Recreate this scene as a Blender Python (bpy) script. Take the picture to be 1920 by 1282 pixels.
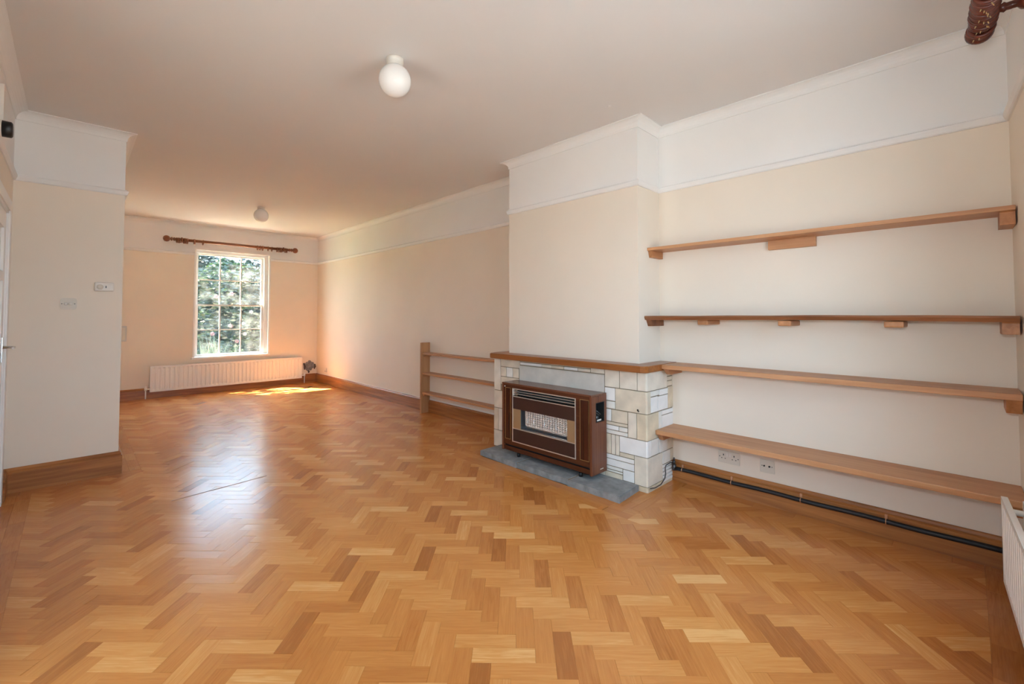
import bpy, bmesh, math, random
from mathutils import Vector, Matrix
random.seed(7)
C = bpy.context.scene.collection
for o in list(bpy.data.objects):
    bpy.data.objects.remove(o)

# ------------------------------------------------------------------ camera, world, sun, exposure
cam = bpy.data.cameras.new('camera')
cam.lens = 15.723; cam.sensor_width = 36.0; cam.sensor_fit = 'HORIZONTAL'
cam.shift_y = -0.0390; cam.clip_start = 0.02; cam.clip_end = 200
cam_o = bpy.data.objects.new('camera', cam); C.objects.link(cam_o)
CAM = Vector((0, 0, 1.24)); YAW = math.radians(44.5188); PITCH = math.radians(1.7122)
cam_o.location = CAM
cam_o.rotation_euler = (math.radians(90) + PITCH, 0, -YAW)
bpy.context.scene.camera = cam_o

world = bpy.data.worlds.new('sky'); bpy.context.scene.world = world
world.use_nodes = True
bg = world.node_tree.nodes['Background']
bg.inputs[0].default_value = (0.50, 0.75, 1.0, 1)
bg.inputs[1].default_value = 6.8

sun = bpy.data.lights.new('sun', 'SUN'); sun.energy = 68.0; sun.angle = math.radians(0.6); sun.color = (1.0, 0.86, 0.64)
sun_o = bpy.data.objects.new('sun', sun); C.objects.link(sun_o)
sun_o.rotation_euler = Vector((0.22, -0.325, -0.57)).to_track_quat('-Z', 'Y').to_euler()
sun_o.location = (-6, 14, 8)

vs = bpy.context.scene.view_settings
vs.view_transform = 'Standard'; vs.look = 'None'; vs.gamma = 1; vs.use_curve_mapping = False
vs.exposure = 1.0
cy = bpy.context.scene.cycles
cy.max_bounces = 14; cy.diffuse_bounces = 9; cy.transparent_max_bounces = 12

# the photographer's flash, just above the lens: its shadows sit right behind the globe and the pole
fl = bpy.data.lights.new('camera_flash', 'SPOT'); fl.energy = 48; fl.spot_size = math.radians(150); fl.spot_blend = 1.0
fl.shadow_soft_size = 0.06; fl.color = (0.86, 0.94, 1.0)
fl_o = bpy.data.objects.new('camera_flash', fl); C.objects.link(fl_o)
fl_o.location = (0.03, 0.03, 1.42); fl_o.rotation_euler = (math.radians(98), 0, -YAW)

# ------------------------------------------------------------------ room dimensions (metres)
W = 3.277; W2 = 3.307; WC = 2.957; YC0 = 1.684; YC1 = 3.044; F = 8.616
XL = -0.317; XE = 0.283; YP = 4.717; N = -0.165; ZT = 2.70; ZR = 2.199; ZS = 0.156
SKEW = math.radians(2.9)
NT = Matrix.Translation((W, N, 0)) @ Matrix.Rotation(SKEW, 4, 'Z') @ Matrix.Translation((-W, -N, 0))
def near_y(x): return N - math.tan(SKEW) * (W - x)

# ------------------------------------------------------------------ materials
def mat(name):
    m = bpy.data.materials.new(name); m.use_nodes = True
    nt = m.node_tree; b = nt.nodes['Principled BSDF']
    return m, nt, b
def nd(nt, t, **kw):
    n = nt.nodes.new(t)
    for k, v in kw.items(): setattr(n, k, v)
    return n
def plain(name, col, rough=0.5, metal=0.0, bump=0.0, bscale=60, spec=0.5, var=0.0, vscale=3.0):
    m, nt, b = mat(name)
    b.inputs['Base Color'].default_value = (*col, 1); b.inputs['Roughness'].default_value = rough
    b.inputs['Metallic'].default_value = metal; b.inputs['Specular IOR Level'].default_value = spec
    tc = nd(nt, 'ShaderNodeTexCoord')
    if bump > 0:
        n = nd(nt, 'ShaderNodeTexNoise'); n.inputs['Scale'].default_value = bscale; n.inputs['Detail'].default_value = 4
        nt.links.new(tc.outputs['Object'], n.inputs['Vector'])
        bp = nd(nt, 'ShaderNodeBump'); bp.inputs['Strength'].default_value = bump; bp.inputs['Distance'].default_value = 0.002
        nt.links.new(n.outputs['Fac'], bp.inputs['Height']); nt.links.new(bp.outputs['Normal'], b.inputs['Normal'])
    if var > 0:
        n = nd(nt, 'ShaderNodeTexNoise'); n.inputs['Scale'].default_value = vscale; n.inputs['Detail'].default_value = 6
        nt.links.new(tc.outputs['Object'], n.inputs['Vector'])
        r = nd(nt, 'ShaderNodeValToRGB')
        r.color_ramp.elements[0].position = 0.3; r.color_ramp.elements[1].position = 0.7
        r.color_ramp.elements[0].color = (*[c * (1 - var) for c in col], 1)
        r.color_ramp.elements[1].color = (*[min(1, c * (1 + var * .5)) for c in col], 1)
        nt.links.new(n.outputs['Fac'], r.inputs['Fac']); nt.links.new(r.outputs['Color'], b.inputs['Base Color'])
    return m
def wood(name, light, dark, axis='Y', rough=0.4, fine=55, coarse=0.9, bump=0.12, knots=False, vary=0.12):
    """streaky grain along one axis of the object"""
    m, nt, b = mat(name)
    tc = nd(nt, 'ShaderNodeTexCoord'); oi = nd(nt, 'ShaderNodeObjectInfo')
    mp = nd(nt, 'ShaderNodeMapping')
    s = [fine, fine, fine]; s['XYZ'.index(axis)] = coarse * 2.2
    mp.inputs['Scale'].default_value = s
    off = nd(nt, 'ShaderNodeVectorMath', operation='SCALE'); off.inputs[0].default_value = (13, 17, 11)
    nt.links.new(oi.outputs['Random'], off.inputs['Scale'])
    add = nd(nt, 'ShaderNodeVectorMath', operation='ADD')
    nt.links.new(tc.outputs['Object'], add.inputs[0]); nt.links.new(off.outputs[0], add.inputs[1])
    nt.links.new(add.outputs[0], mp.inputs['Vector'])
    n = nd(nt, 'ShaderNodeTexNoise'); n.inputs['Scale'].default_value = 1; n.inputs['Detail'].default_value = 5; n.inputs['Distortion'].default_value = 0.6
    nt.links.new(mp.outputs[0], n.inputs['Vector'])
    mp2 = nd(nt, 'ShaderNodeMapping'); s2 = [9, 9, 9]; s2['XYZ'.index(axis)] = 0.7
    mp2.inputs['Scale'].default_value = s2; nt.links.new(add.outputs[0], mp2.inputs['Vector'])
    n2 = nd(nt, 'ShaderNodeTexNoise'); n2.inputs['Scale'].default_value = 1; n2.inputs['Detail'].default_value = 3; n2.inputs['Distortion'].default_value = 1.5
    nt.links.new(mp2.outputs[0], n2.inputs['Vector'])
    mx = nd(nt, 'ShaderNodeMath', operation='ADD'); nt.links.new(n.outputs['Fac'], mx.inputs[0]); nt.links.new(n2.outputs['Fac'], mx.inputs[1])
    hf = nd(nt, 'ShaderNodeMath', operation='MULTIPLY'); hf.inputs[1].default_value = 0.5; nt.links.new(mx.outputs[0], hf.inputs[0])
    r = nd(nt, 'ShaderNodeValToRGB'); r.color_ramp.elements[0].position = 0.34; r.color_ramp.elements[1].position = 0.66
    r.color_ramp.elements[0].color = (*dark, 1); r.color_ramp.elements[1].color = (*light, 1)
    nt.links.new(hf.outputs[0], r.inputs['Fac']); nt.links.new(r.outputs['Color'], b.inputs['Base Color'])
    bp = nd(nt, 'ShaderNodeBump'); bp.inputs['Strength'].default_value = bump; bp.inputs['Distance'].default_value = 0.002
    nt.links.new(n.outputs['Fac'], bp.inputs['Height']); nt.links.new(bp.outputs['Normal'], b.inputs['Normal'])
    b.inputs['Roughness'].default_value = rough
    return m

M = {}
M['white'] = plain('white_wall_paint', (0.80, 0.795, 0.785), 0.62, bump=0.10, bscale=90, spec=0.3, var=0.03, vscale=1.5)
M['cream'] = plain('cream_wall_paint', (0.80, 0.715, 0.605), 0.62, bump=0.10, bscale=90, spec=0.3, var=0.04, vscale=1.3)
M['ceil'] = plain('ceiling_paint', (0.715, 0.695, 0.68), 0.7, bump=0.12, bscale=70, spec=0.25, var=0.03, vscale=0.8)
M['gloss'] = plain('white_gloss_paint', (0.82, 0.81, 0.78), 0.32, spec=0.5, var=0.02)
M['plastic'] = plain('white_plastic', (0.74, 0.69, 0.62), 0.35)
M['plastic_cream'] = plain('cream_plastic', (0.66, 0.61, 0.52), 0.4)
M['dark'] = plain('black_plastic', (0.012, 0.011, 0.011), 0.4)
M['blackmat'] = plain('matt_black', (0.006, 0.006, 0.006), 0.8)
M['chrome'] = plain('chrome', (0.75, 0.74, 0.72), 0.22, metal=1.0)
M['silver'] = plain('pale_trim_metal', (0.72, 0.66, 0.58), 0.35, metal=0.7)
M['gold'] = plain('gold_inlay', (0.50, 0.32, 0.12), 0.4, metal=0.5)
M['brass'] = plain('brass', (0.70, 0.52, 0.25), 0.35, metal=0.9)
M['copper'] = plain('copper_clip', (0.62, 0.36, 0.22), 0.35, metal=0.8)
M['radiator'] = plain('radiator_enamel', (0.85, 0.825, 0.79), 0.35)
M['opal'] = plain('opal_glass', (0.86, 0.855, 0.84), 0.18, spec=0.5)
M['skirt'] = wood('skirting_oak', (0.47, 0.19, 0.053), (0.20, 0.062, 0.014), 'Y', 0.38, fine=45)
M['skirtx'] = wood('skirting_oak_cross', (0.47, 0.19, 0.053), (0.20, 0.062, 0.014), 'X', 0.38, fine=45)
M['shelf'] = wood('shelf_oak', (0.59, 0.305, 0.145), (0.43, 0.19, 0.078), 'Y', 0.42, fine=40)
M['shelfx'] = wood('shelf_oak_cross', (0.51, 0.235, 0.095), (0.34, 0.13, 0.045), 'X', 0.45, fine=40)
M['live'] = wood('live_edge_wood', (0.34, 0.135, 0.052), (0.16, 0.055, 0.02), 'Y', 0.4, fine=30)
M['mantel'] = wood('mantel_wood', (0.36, 0.125, 0.03), (0.19, 0.052, 0.010), 'Y', 0.28, fine=40)
M['heater'] = wood('walnut_veneer', (0.20, 0.064, 0.028), (0.095, 0.024, 0.010), 'Z', 0.25, fine=60)
M['heatery'] = wood('walnut_veneer_top', (0.20, 0.075, 0.036), (0.11, 0.034, 0.015), 'Y', 0.25, fine=60)
M['heaterfront'] = wood('walnut_front', (0.105, 0.030, 0.012), (0.05, 0.012, 0.005), 'Y', 0.22, fine=60)
M['inlay'] = wood('dark_walnut_inlay', (0.075, 0.018, 0.008), (0.030, 0.006, 0.003), 'Z', 0.22, fine=70)
M['brownpanel'] = plain('brown_enamel', (0.042, 0.016, 0.011), 0.38)
M['tan'] = plain('tan_enamel', (0.42, 0.27, 0.14), 0.35, metal=0.4)
M['ceramic'] = plain('radiant_ceramic', (0.86, 0.74, 0.65), 0.7, var=0.12, vscale=30)
M['holes'] = plain('radiant_hole', (0.19, 0.065, 0.04), 0.8)
M['steel'] = plain('bluish_steel', (0.20, 0.21, 0.23), 0.3, metal=0.8)
M['mortar'] = plain('mortar', (0.25, 0.19, 0.125), 0.9, bump=0.4, bscale=120)
M['slate'] = plain('grey_hearth_stone', (0.255, 0.257, 0.255), 0.75, bump=1.0, bscale=40, var=0.32, vscale=18)
M['pole'] = wood('mahogany_pole', (0.165, 0.040, 0.024), (0.075, 0.014, 0.008), 'X', 0.22, fine=40)
M['polefar'] = wood('far_pole_wood', (0.25, 0.085, 0.034), (0.13, 0.036, 0.014), 'X', 0.3, fine=40)
M['pipe'] = plain('black_gas_pipe', (0.010, 0.010, 0.012), 0.5, bump=0.5, bscale=40)
M['lead'] = plain('grey_metal_fitting', (0.12, 0.12, 0.12), 0.4, metal=0.8)
M['rubble'] = plain('grey_rubble_plaster', (0.24, 0.24, 0.25), 0.9, bump=0.8, bscale=60, var=0.4, vscale=25)
M['brick'] = plain('broken_brick', (0.10, 0.07, 0.06), 0.9, bump=0.5, bscale=60)
M['grass'] = plain('lawn', (0.10, 0.16, 0.035), 0.9, bump=0.6, bscale=20, var=0.4, vscale=3)
M['paving'] = plain('paving', (0.20, 0.205, 0.21), 0.9, var=0.2)
M['sun_block'] = plain('sun_block_render', (0.6, 0.55, 0.48), 0.9)

def stone_mat(i, col, var):
    return plain('limestone_' + 'abcdef'[i], col, 0.85, bump=0.55, bscale=70, spec=0.2, var=var, vscale=9)
STONE = [stone_mat(0, (0.75, 0.67, 0.55), .14), stone_mat(1, (0.71, 0.61, 0.47), .16), stone_mat(2, (0.78, 0.74, 0.67), .10),
         stone_mat(3, (0.83, 0.80, 0.76), .07), stone_mat(4, (0.60, 0.555, 0.49), .12), stone_mat(5, (0.70, 0.585, 0.42), .2)]

def floor_mat(name, boost=1.0):
    m, nt, b = mat(name)
    uv = nd(nt, 'ShaderNodeUVMap'); uv.uv_map = 'UVMap'
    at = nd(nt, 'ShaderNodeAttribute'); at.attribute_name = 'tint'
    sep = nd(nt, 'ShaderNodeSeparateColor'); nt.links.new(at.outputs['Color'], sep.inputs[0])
    sx = nd(nt, 'ShaderNodeSeparateXYZ'); nt.links.new(uv.outputs[0], sx.inputs[0])
    def noise(su, sv, det, dist, seed):
        a = nd(nt, 'ShaderNodeMath', operation='MULTIPLY'); a.inputs[1].default_value = su; nt.links.new(sx.outputs[0], a.inputs[0])
        c = nd(nt, 'ShaderNodeMath', operation='MULTIPLY'); c.inputs[1].default_value = sv; nt.links.new(sx.outputs[1], c.inputs[0])
        z = nd(nt, 'ShaderNodeMath', operation='MULTIPLY_ADD'); z.inputs[1].default_value = 91.0; z.inputs[2].default_value = seed
        nt.links.new(sep.outputs[1], z.inputs[0])
        v = nd(nt, 'ShaderNodeCombineXYZ')
        for k, q in enumerate((a, c, z)): nt.links.new(q.outputs[0], v.inputs[k])
        n = nd(nt, 'ShaderNodeTexNoise'); n.inputs['Scale'].default_value = 1; n.inputs['Detail'].default_value = det
        n.inputs['Distortion'].default_value = dist
        nt.links.new(v.outputs[0], n.inputs['Vector']); return n
    g1 = noise(7, 190, 4, 0.3, 0.0); g2 = noise(5, 42, 3, 1.6, 40.0)
    ramp = nd(nt, 'ShaderNodeValToRGB'); cr = ramp.color_ramp
    cols = [(0.0, (0.37, 0.120, 0.023)), (0.25, (0.48, 0.172, 0.036)), (0.6, (0.57, 0.226, 0.053)), (0.85, (0.64, 0.290, 0.082)), (1.0, (0.72, 0.380, 0.135))]
    cr.elements[0].position = 0; cr.elements[0].color = (*cols[0][1], 1); cr.elements[1].position = 1; cr.elements[1].color = (*cols[-1][1], 1)
    for p, c in cols[1:-1]:
        e = cr.elements.new(p); e.color = (*c, 1)
    # tint + grain
    gsum = nd(nt, 'ShaderNodeMath', operation='ADD'); nt.links.new(g1.outputs['Fac'], gsum.inputs[0]); nt.links.new(g2.outputs['Fac'], gsum.inputs[1])
    gc = nd(nt, 'ShaderNodeMath', operation='MULTIPLY_ADD'); gc.inputs[1].default_value = 0.52; gc.inputs[2].default_value = -0.52
    nt.links.new(gsum.outputs[0], gc.inputs[0])
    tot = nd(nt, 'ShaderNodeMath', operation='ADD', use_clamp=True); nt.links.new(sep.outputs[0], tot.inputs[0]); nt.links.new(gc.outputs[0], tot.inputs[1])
    nt.links.new(tot.outputs[0], ramp.inputs['Fac'])
    nt.links.new(ramp.outputs['Color'], b.inputs['Base Color'])
    bp = nd(nt, 'ShaderNodeBump'); bp.inputs['Strength'].default_value = 0.06; bp.inputs['Distance'].default_value = 0.001
    nt.links.new(g1.outputs['Fac'], bp.inputs['Height']); nt.links.new(bp.outputs['Normal'], b.inputs['Normal'])
    b.inputs['Roughness'].default_value = 0.25; b.inputs['Specular IOR Level'].default_value = 0.68
    return m
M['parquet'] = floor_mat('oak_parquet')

def glass_mat():
    m, nt, b = mat('old_window_glass'); nt.nodes.remove(b)
    out = nt.nodes['Material Output']
    tr = nd(nt, 'ShaderNodeBsdfTransparent'); gl = nd(nt, 'ShaderNodeBsdfGlossy'); gl.inputs['Roughness'].default_value = 0.03
    df = nd(nt, 'ShaderNodeBsdfTranslucent'); df.inputs['Color'].default_value = (0.85, 0.9, 0.9, 1)
    lw = nd(nt, 'ShaderNodeLayerWeight'); lw.inputs['Blend'].default_value = 0.5
    pw = nd(nt, 'ShaderNodeMath', operation='POWER'); pw.inputs[1].default_value = 5; nt.links.new(lw.outputs['Facing'], pw.inputs[0])
    fr = nd(nt, 'ShaderNodeMath', operation='MULTIPLY_ADD'); fr.inputs[1].default_value = 0.9; fr.inputs[2].default_value = 0.04; nt.links.new(pw.outputs[0], fr.inputs[0])
    a = nd(nt, 'ShaderNodeMixShader'); nt.links.new(fr.outputs[0], a.inputs[0]); nt.links.new(tr.outputs[0], a.inputs[1]); nt.links.new(gl.outputs[0], a.inputs[2])
    tc = nd(nt, 'ShaderNodeTexCoord'); n = nd(nt, 'ShaderNodeTexNoise'); n.inputs['Scale'].default_value = 6; n.inputs['Detail'].default_value = 5
    nt.links.new(tc.outputs['Object'], n.inputs['Vector'])
    mr = nd(nt, 'ShaderNodeMapRange'); mr.inputs[1].default_value = 0.4; mr.inputs[2].default_value = 0.75; mr.inputs[3].default_value = 0.004; mr.inputs[4].default_value = 0.028
    nt.links.new(n.outputs['Fac'], mr.inputs[0])
    c = nd(nt, 'ShaderNodeMixShader'); nt.links.new(mr.outputs[0], c.inputs[0]); nt.links.new(a.outputs[0], c.inputs[1]); nt.links.new(df.outputs[0], c.inputs[2])
    nt.links.new(c.outputs[0], out.inputs['Surface'])
    return m
M['glass'] = glass_mat()

def leaf_mat(name, c0, c1, c2):
    m, nt, b = mat(name); nt.nodes.remove(b); out = nt.nodes['Material Output']
    g = nd(nt, 'ShaderNodeNewGeometry'); r = nd(nt, 'ShaderNodeValToRGB')
    r.color_ramp.elements[0].color = (*c0, 1); r.color_ramp.elements[1].color = (*c2, 1)
    e = r.color_ramp.elements.new(0.55); e.color = (*c1, 1)
    nt.links.new(g.outputs['Random Per Island'], r.inputs['Fac'])
    d = nd(nt, 'ShaderNodeBsdfDiffuse'); t = nd(nt, 'ShaderNodeBsdfTranslucent'); gl = nd(nt, 'ShaderNodeBsdfGlossy'); gl.inputs['Roughness'].default_value = 0.35
    nt.links.new(r.outputs['Color'], d.inputs['Color']); nt.links.new(r.outputs['Color'], t.inputs['Color'])
    mx = nd(nt, 'ShaderNodeMixShader'); mx.inputs[0].default_value = 0.4
    nt.links.new(d.outputs[0], mx.inputs[1]); nt.links.new(t.outputs[0], mx.inputs[2])
    m2 = nd(nt, 'ShaderNodeMixShader'); m2.inputs[0].default_value = 0.06
    nt.links.new(mx.outputs[0], m2.inputs[1]); nt.links.new(gl.outputs[0], m2.inputs[2])
    nt.links.new(m2.outputs[0], out.inputs['Surface']); return m
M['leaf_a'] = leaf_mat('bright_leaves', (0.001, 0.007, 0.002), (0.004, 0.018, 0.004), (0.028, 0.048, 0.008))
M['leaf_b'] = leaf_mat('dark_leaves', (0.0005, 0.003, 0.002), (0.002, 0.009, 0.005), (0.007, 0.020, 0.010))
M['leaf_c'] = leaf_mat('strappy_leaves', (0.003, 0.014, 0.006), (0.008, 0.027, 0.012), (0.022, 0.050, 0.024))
M['bark'] = plain('bark', (0.10, 0.07, 0.05), 0.9, bump=0.5, bscale=20)
M['petal'] = plain('pink_petal', (0.075, 0.022, 0.030), 0.6)
M['petalw'] = plain('white_petal', (0.085, 0.070, 0.064), 0.6)

# ------------------------------------------------------------------ mesh helpers (all coordinates in world metres)
ORG = {}
def box(bm, x0, x1, y0, y1, z0, z1, mi=0, bev=0.0):
    x0, x1 = min(x0, x1), max(x0, x1); y0, y1 = min(y0, y1), max(y0, y1); z0, z1 = min(z0, z1), max(z0, z1)
    if bev > 0:
        t = bmesh.new(); box(t, x0, x1, y0, y1, z0, z1, mi)
        bmesh.ops.bevel(t, geom=list(t.edges), offset=min(bev, (x1-x0)*.45, (y1-y0)*.45, (z1-z0)*.45), segments=2, profile=0.6, affect='EDGES')
        mp = {v: bm.verts.new(v.co) for v in t.verts}
        for f in t.faces:
            nf = bm.faces.new([mp[v] for v in f.verts]); nf.material_index = mi
        t.free(); return
    v = [bm.verts.new(p) for p in ((x0,y0,z0),(x1,y0,z0),(x1,y1,z0),(x0,y1,z0),(x0,y0,z1),(x1,y0,z1),(x1,y1,z1),(x0,y1,z1))]
    for idx in ((0,3,2,1),(4,5,6,7),(0,1,5,4),(1,2,6,5),(2,3,7,6),(3,0,4,7)):
        f = bm.faces.new([v[i] for i in idx]); f.material_index = mi
def frame_of(d):
    d = Vector(d).normalized(); a = Vector((0,0,1)) if abs(d.z) < .9 else Vector((1,0,0))
    u = d.cross(a).normalized(); return u, d.cross(u).normalized(), d
def tube(bm, pts, r, seg=10, mi=0, caps=True):
    pts = [Vector(p) for p in pts]; rs = r if isinstance(r, (list, tuple)) else [r]*len(pts)
    rings = []; u = None
    for i, p in enumerate(pts):
        d = (pts[min(i+1, len(pts)-1)] - pts[max(i-1, 0)]).normalized()
        if u is None: u, w, _ = frame_of(d)
        else:
            u = (u - d * u.dot(d)).normalized(); w = d.cross(u)
        rings.append([bm.verts.new(p + (u*math.cos(t) + w*math.sin(t))*rs[i]) for t in [2*math.pi*k/seg for k in range(seg)]])
    for a, b_ in zip(rings, rings[1:]):
        for k in range(seg):
            f = bm.faces.new((a[k], a[(k+1)%seg], b_[(k+1)%seg], b_[k])); f.material_index = mi; f.smooth = True
    if caps:
        for rg, rev in ((rings[0], True), (rings[-1], False)):
            f = bm.faces.new(rg[::-1] if rev else rg); f.material_index = mi
def lathe(bm, base, axis, prof, seg=24, mi=0):
    """prof: list of (distance along axis, radius)"""
    u, w, d = frame_of(axis); base = Vector(base); rings = []
    for t, r in prof:
        c = base + d*t
        if r < 1e-5: rings.append([bm.verts.new(c)])
        else: rings.append([bm.verts.new(c + (u*math.cos(a) + w*math.sin(a))*r) for a in [2*math.pi*k/seg for k in range(seg)]])
    for a, b_ in zip(rings, rings[1:]):
        for k in range(seg):
            k2 = (k+1) % seg
            if len(a) == 1 and len(b_) == 1: continue
            if len(a) == 1: vs_ = (a[0], b_[k2], b_[k])
            elif len(b_) == 1: vs_ = (a[k], a[k2], b_[0])
            else: vs_ = (a[k], a[k2], b_[k2], b_[k])
            f = bm.faces.new(vs_); f.material_index = mi; f.smooth = True
    for rg in (rings[0], rings[-1]):
        if len(rg) > 2: bm.faces.new(rg).material_index = mi
def torus(bm, c, axis, R, r, seg=28, sub=10, mi=0):
    u, w, d = frame_of(axis); c = Vector(c); g = []
    for i in range(seg):
        a = 2*math.pi*i/seg; rad = u*math.cos(a) + w*math.sin(a)
        g.append([bm.verts.new(c + rad*(R + r*math.cos(t)) + d*(r*math.sin(t))) for t in [2*math.pi*k/sub for k in range(sub)]])
    for i in range(seg):
        for k in range(sub):
            f = bm.faces.new((g[i][k], g[(i+1)%seg][k], g[(i+1)%seg][(k+1)%sub], g[i][(k+1)%sub])); f.smooth = True; f.material_index = mi
def prism(bm, poly, lo, hi, axis='Z', mi=0):
    def P(a, b_, t): return {'Z': (a, b_, t), 'Y': (a, t, b_), 'X': (t, a, b_)}[axis]
    A = [bm.verts.new(P(a, b_, lo)) for a, b_ in poly]; B = [bm.verts.new(P(a, b_, hi)) for a, b_ in poly]
    n = len(poly)
    for f in (bm.faces.new(A[::-1]), bm.faces.new(B)): f.material_index = mi
    for k in range(n):
        bm.faces.new((A[k], A[(k+1)%n], B[(k+1)%n], B[k])).material_index = mi
def sweep(bm, path, prof, closed=False, mi=0):
    """prof (inward offset, z) swept along a horizontal path, interior on the left; mitred"""
    n = len(path); P = [Vector((p[0], p[1])) for p in path]; rings = []
    for i in range(n):
        d0 = (P[i] - P[i-1]).normalized() if (closed or i > 0) else None
        d1 = (P[(i+1) % n] - P[i]).normalized() if (closed or i < n-1) else None
        if d0 is None: d0 = d1
        if d1 is None: d1 = d0
        n0 = Vector((-d0.y, d0.x)); n1 = Vector((-d1.y, d1.x))
        m = (n0 + n1); m = m / max(1e-6, m.dot(n0))
        rings.append([bm.verts.new((P[i].x + m.x*o, P[i].y + m.y*o, z)) for o, z in prof])
    rng = range(n) if closed else range(n-1); k = len(prof)
    for i in rng:
        a, b_ = rings[i], rings[(i+1) % n]
        for j in range(k):
            bm.faces.new((a[j], a[(j+1)%k], b_[(j+1)%k], b_[j])).material_index = mi
    if not closed:
        bm.faces.new(rings[0]); bm.faces.new(rings[-1][::-1])
def link(name, bm, m, parent=None, tf=None, smooth=False, origin=None):
    if tf is not None: bmesh.ops.transform(bm, matrix=tf, verts=bm.verts)
    bmesh.ops.recalc_face_normals(bm, faces=bm.faces)
    me = bpy.data.meshes.new(name)
    co = [v.co for v in bm.verts]
    lo = Vector((min(c.x for c in co), min(c.y for c in co), min(c.z for c in co))); hi = Vector((max(c.x for c in co), max(c.y for c in co), max(c.z for c in co)))
    org = Vector(origin) if origin is not None else ((lo+hi)/2 if parent is not None else Vector(((lo.x+hi.x)/2, (lo.y+hi.y)/2, lo.z)))
    for v in bm.verts: v.co -= org
    bm.to_mesh(me); bm.free()
    for x in (m if isinstance(m, (list, tuple)) else [m]): me.materials.append(x)
    if smooth:
        for p in me.polygons: p.use_smooth = True
    o = bpy.data.objects.new(name, me); C.objects.link(o); ORG[o.name] = org
    if parent is not None:
        o.parent = parent; o.location = org - ORG[parent.name]
    else: o.location = org
    return o
def tag(o, label, cat, group=None):
    o['label'] = label; o['category'] = cat
    if group: o['group'] = group
    return o
def thing(name, loc, label, cat, group=None):
    o = bpy.data.objects.new(name, None); o.empty_display_size = 0.05; C.objects.link(o)
    o.location = loc; ORG[o.name] = Vector(loc); tag(o, label, cat, group); return o
def group_struct(name, loc):
    o = bpy.data.objects.new(name, None); o.empty_display_size = 0.05; C.objects.link(o)
    o.location = loc; ORG[o.name] = Vector(loc); o['kind'] = 'structure'; return o
def struct(name, bm, m, parent=None, tf=None):
    o = link(name, bm, m, parent, tf)
    if parent is None: o['kind'] = 'structure'
    return o
def nb(): return bmesh.new()
def part(name, m, parent, fn, tf=None, label=None, smooth=False):
    bm = nb(); fn(bm); o = link(name, bm, m, parent, tf, smooth)
    if label: o['label'] = label
    return o
def project(p):
    fw = Vector((math.sin(YAW)*math.cos(PITCH), math.cos(YAW)*math.cos(PITCH), math.sin(PITCH)))
    rt = Vector((math.cos(YAW), -math.sin(YAW), 0)); up = rt.cross(fw)
    d = Vector(p) - CAM; z = d.dot(fw)
    if z < 0.15: return None
    return (960 + 838.57*d.dot(rt)/z, 566.1 - 838.57*d.dot(up)/z)

# ------------------------------------------------------------------ room shell
# walls: lower colour slot 0 (cream), upper slot 1 (white)
def wall(name, boxes, tf=None):
    bm = nb()
    for x0, x1, y0, y1, z0, z1 in boxes:
        if z0 < ZR < z1:
            box(bm, x0, x1, y0, y1, z0, ZR, 0); box(bm, x0, x1, y0, y1, ZR, z1, 1)
        else: box(bm, x0, x1, y0, y1, z0, z1, 0 if z1 <= ZR + 1e-4 else 1)
    return struct(name, bm, [M['cream'], M['white']], tf=tf)
TOP = ZT + 0.02
wall('wall_right', [(W, W + 0.35, N - 0.5, YC1 - 0.2, -0.03, TOP), (W2, W2 + 0.32, YC1 - 0.2, F + 0.25, -0.03, TOP)])
wall('wall_chimney', [(WC, W2, YC0, YC1, -0.03, TOP)])
WX0, WX1, WZ0, WZ1 = 1.385, 2.475, 0.565, 2.305      # far window opening
wall('wall_back', [(XE - 0.2, WX0, F, F + 0.25, -0.03, TOP), (WX1, W2, F, F + 0.25, -0.03, TOP),
                   (WX0, WX1, F, F + 0.25, -0.03, WZ0), (WX0, WX1, F, F + 0.25, WZ1, TOP)])
wall('wall_partition', [(XL - 0.12, XE, YP, YP + 0.16, -0.03, TOP), (XE - 0.16, XE, YP + 0.16, F, -0.03, TOP)])
DY0, DY1, DZ = 3.62, 4.42, 1.93                       # door opening in the left wall
GY0_, GY1_, GZ1_ = 1.75, 2.30, 2.05                   # unseen glazed door added in the left wall to let in fill light
wall('wall_left', [(XL - 0.12, XL, -0.9, GY0_, -0.03, TOP), (XL - 0.12, XL, GY1_, DY0, -0.03, TOP), (XL - 0.12, XL, GY0_, GY1_, GZ1_, TOP), (XL - 0.12, XL, DY1, YP, -0.03, TOP), (XL - 0.12, XL, DY0, DY1, DZ, TOP)])
NX0, NX1, NZ0, NZ1 = 1.02, 2.30, 0.62, 2.305          # near window opening
wall('wall_front', [(XL - 0.25, NX0, N - 0.28, N, -0.03, TOP), (NX1, W + 0.1, N - 0.28, N, -0.03, TOP),
                    (NX0, NX1, N - 0.28, N, -0.03, NZ0), (NX0, NX1, N - 0.28, N, NZ1, TOP)], tf=NT)
bm = nb(); box(bm, XL - 0.4, W + 0.4, N - 0.9, F + 0.3, ZT, ZT + 0.12)
ceil = struct('ceiling', bm, M['ceil'])

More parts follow.
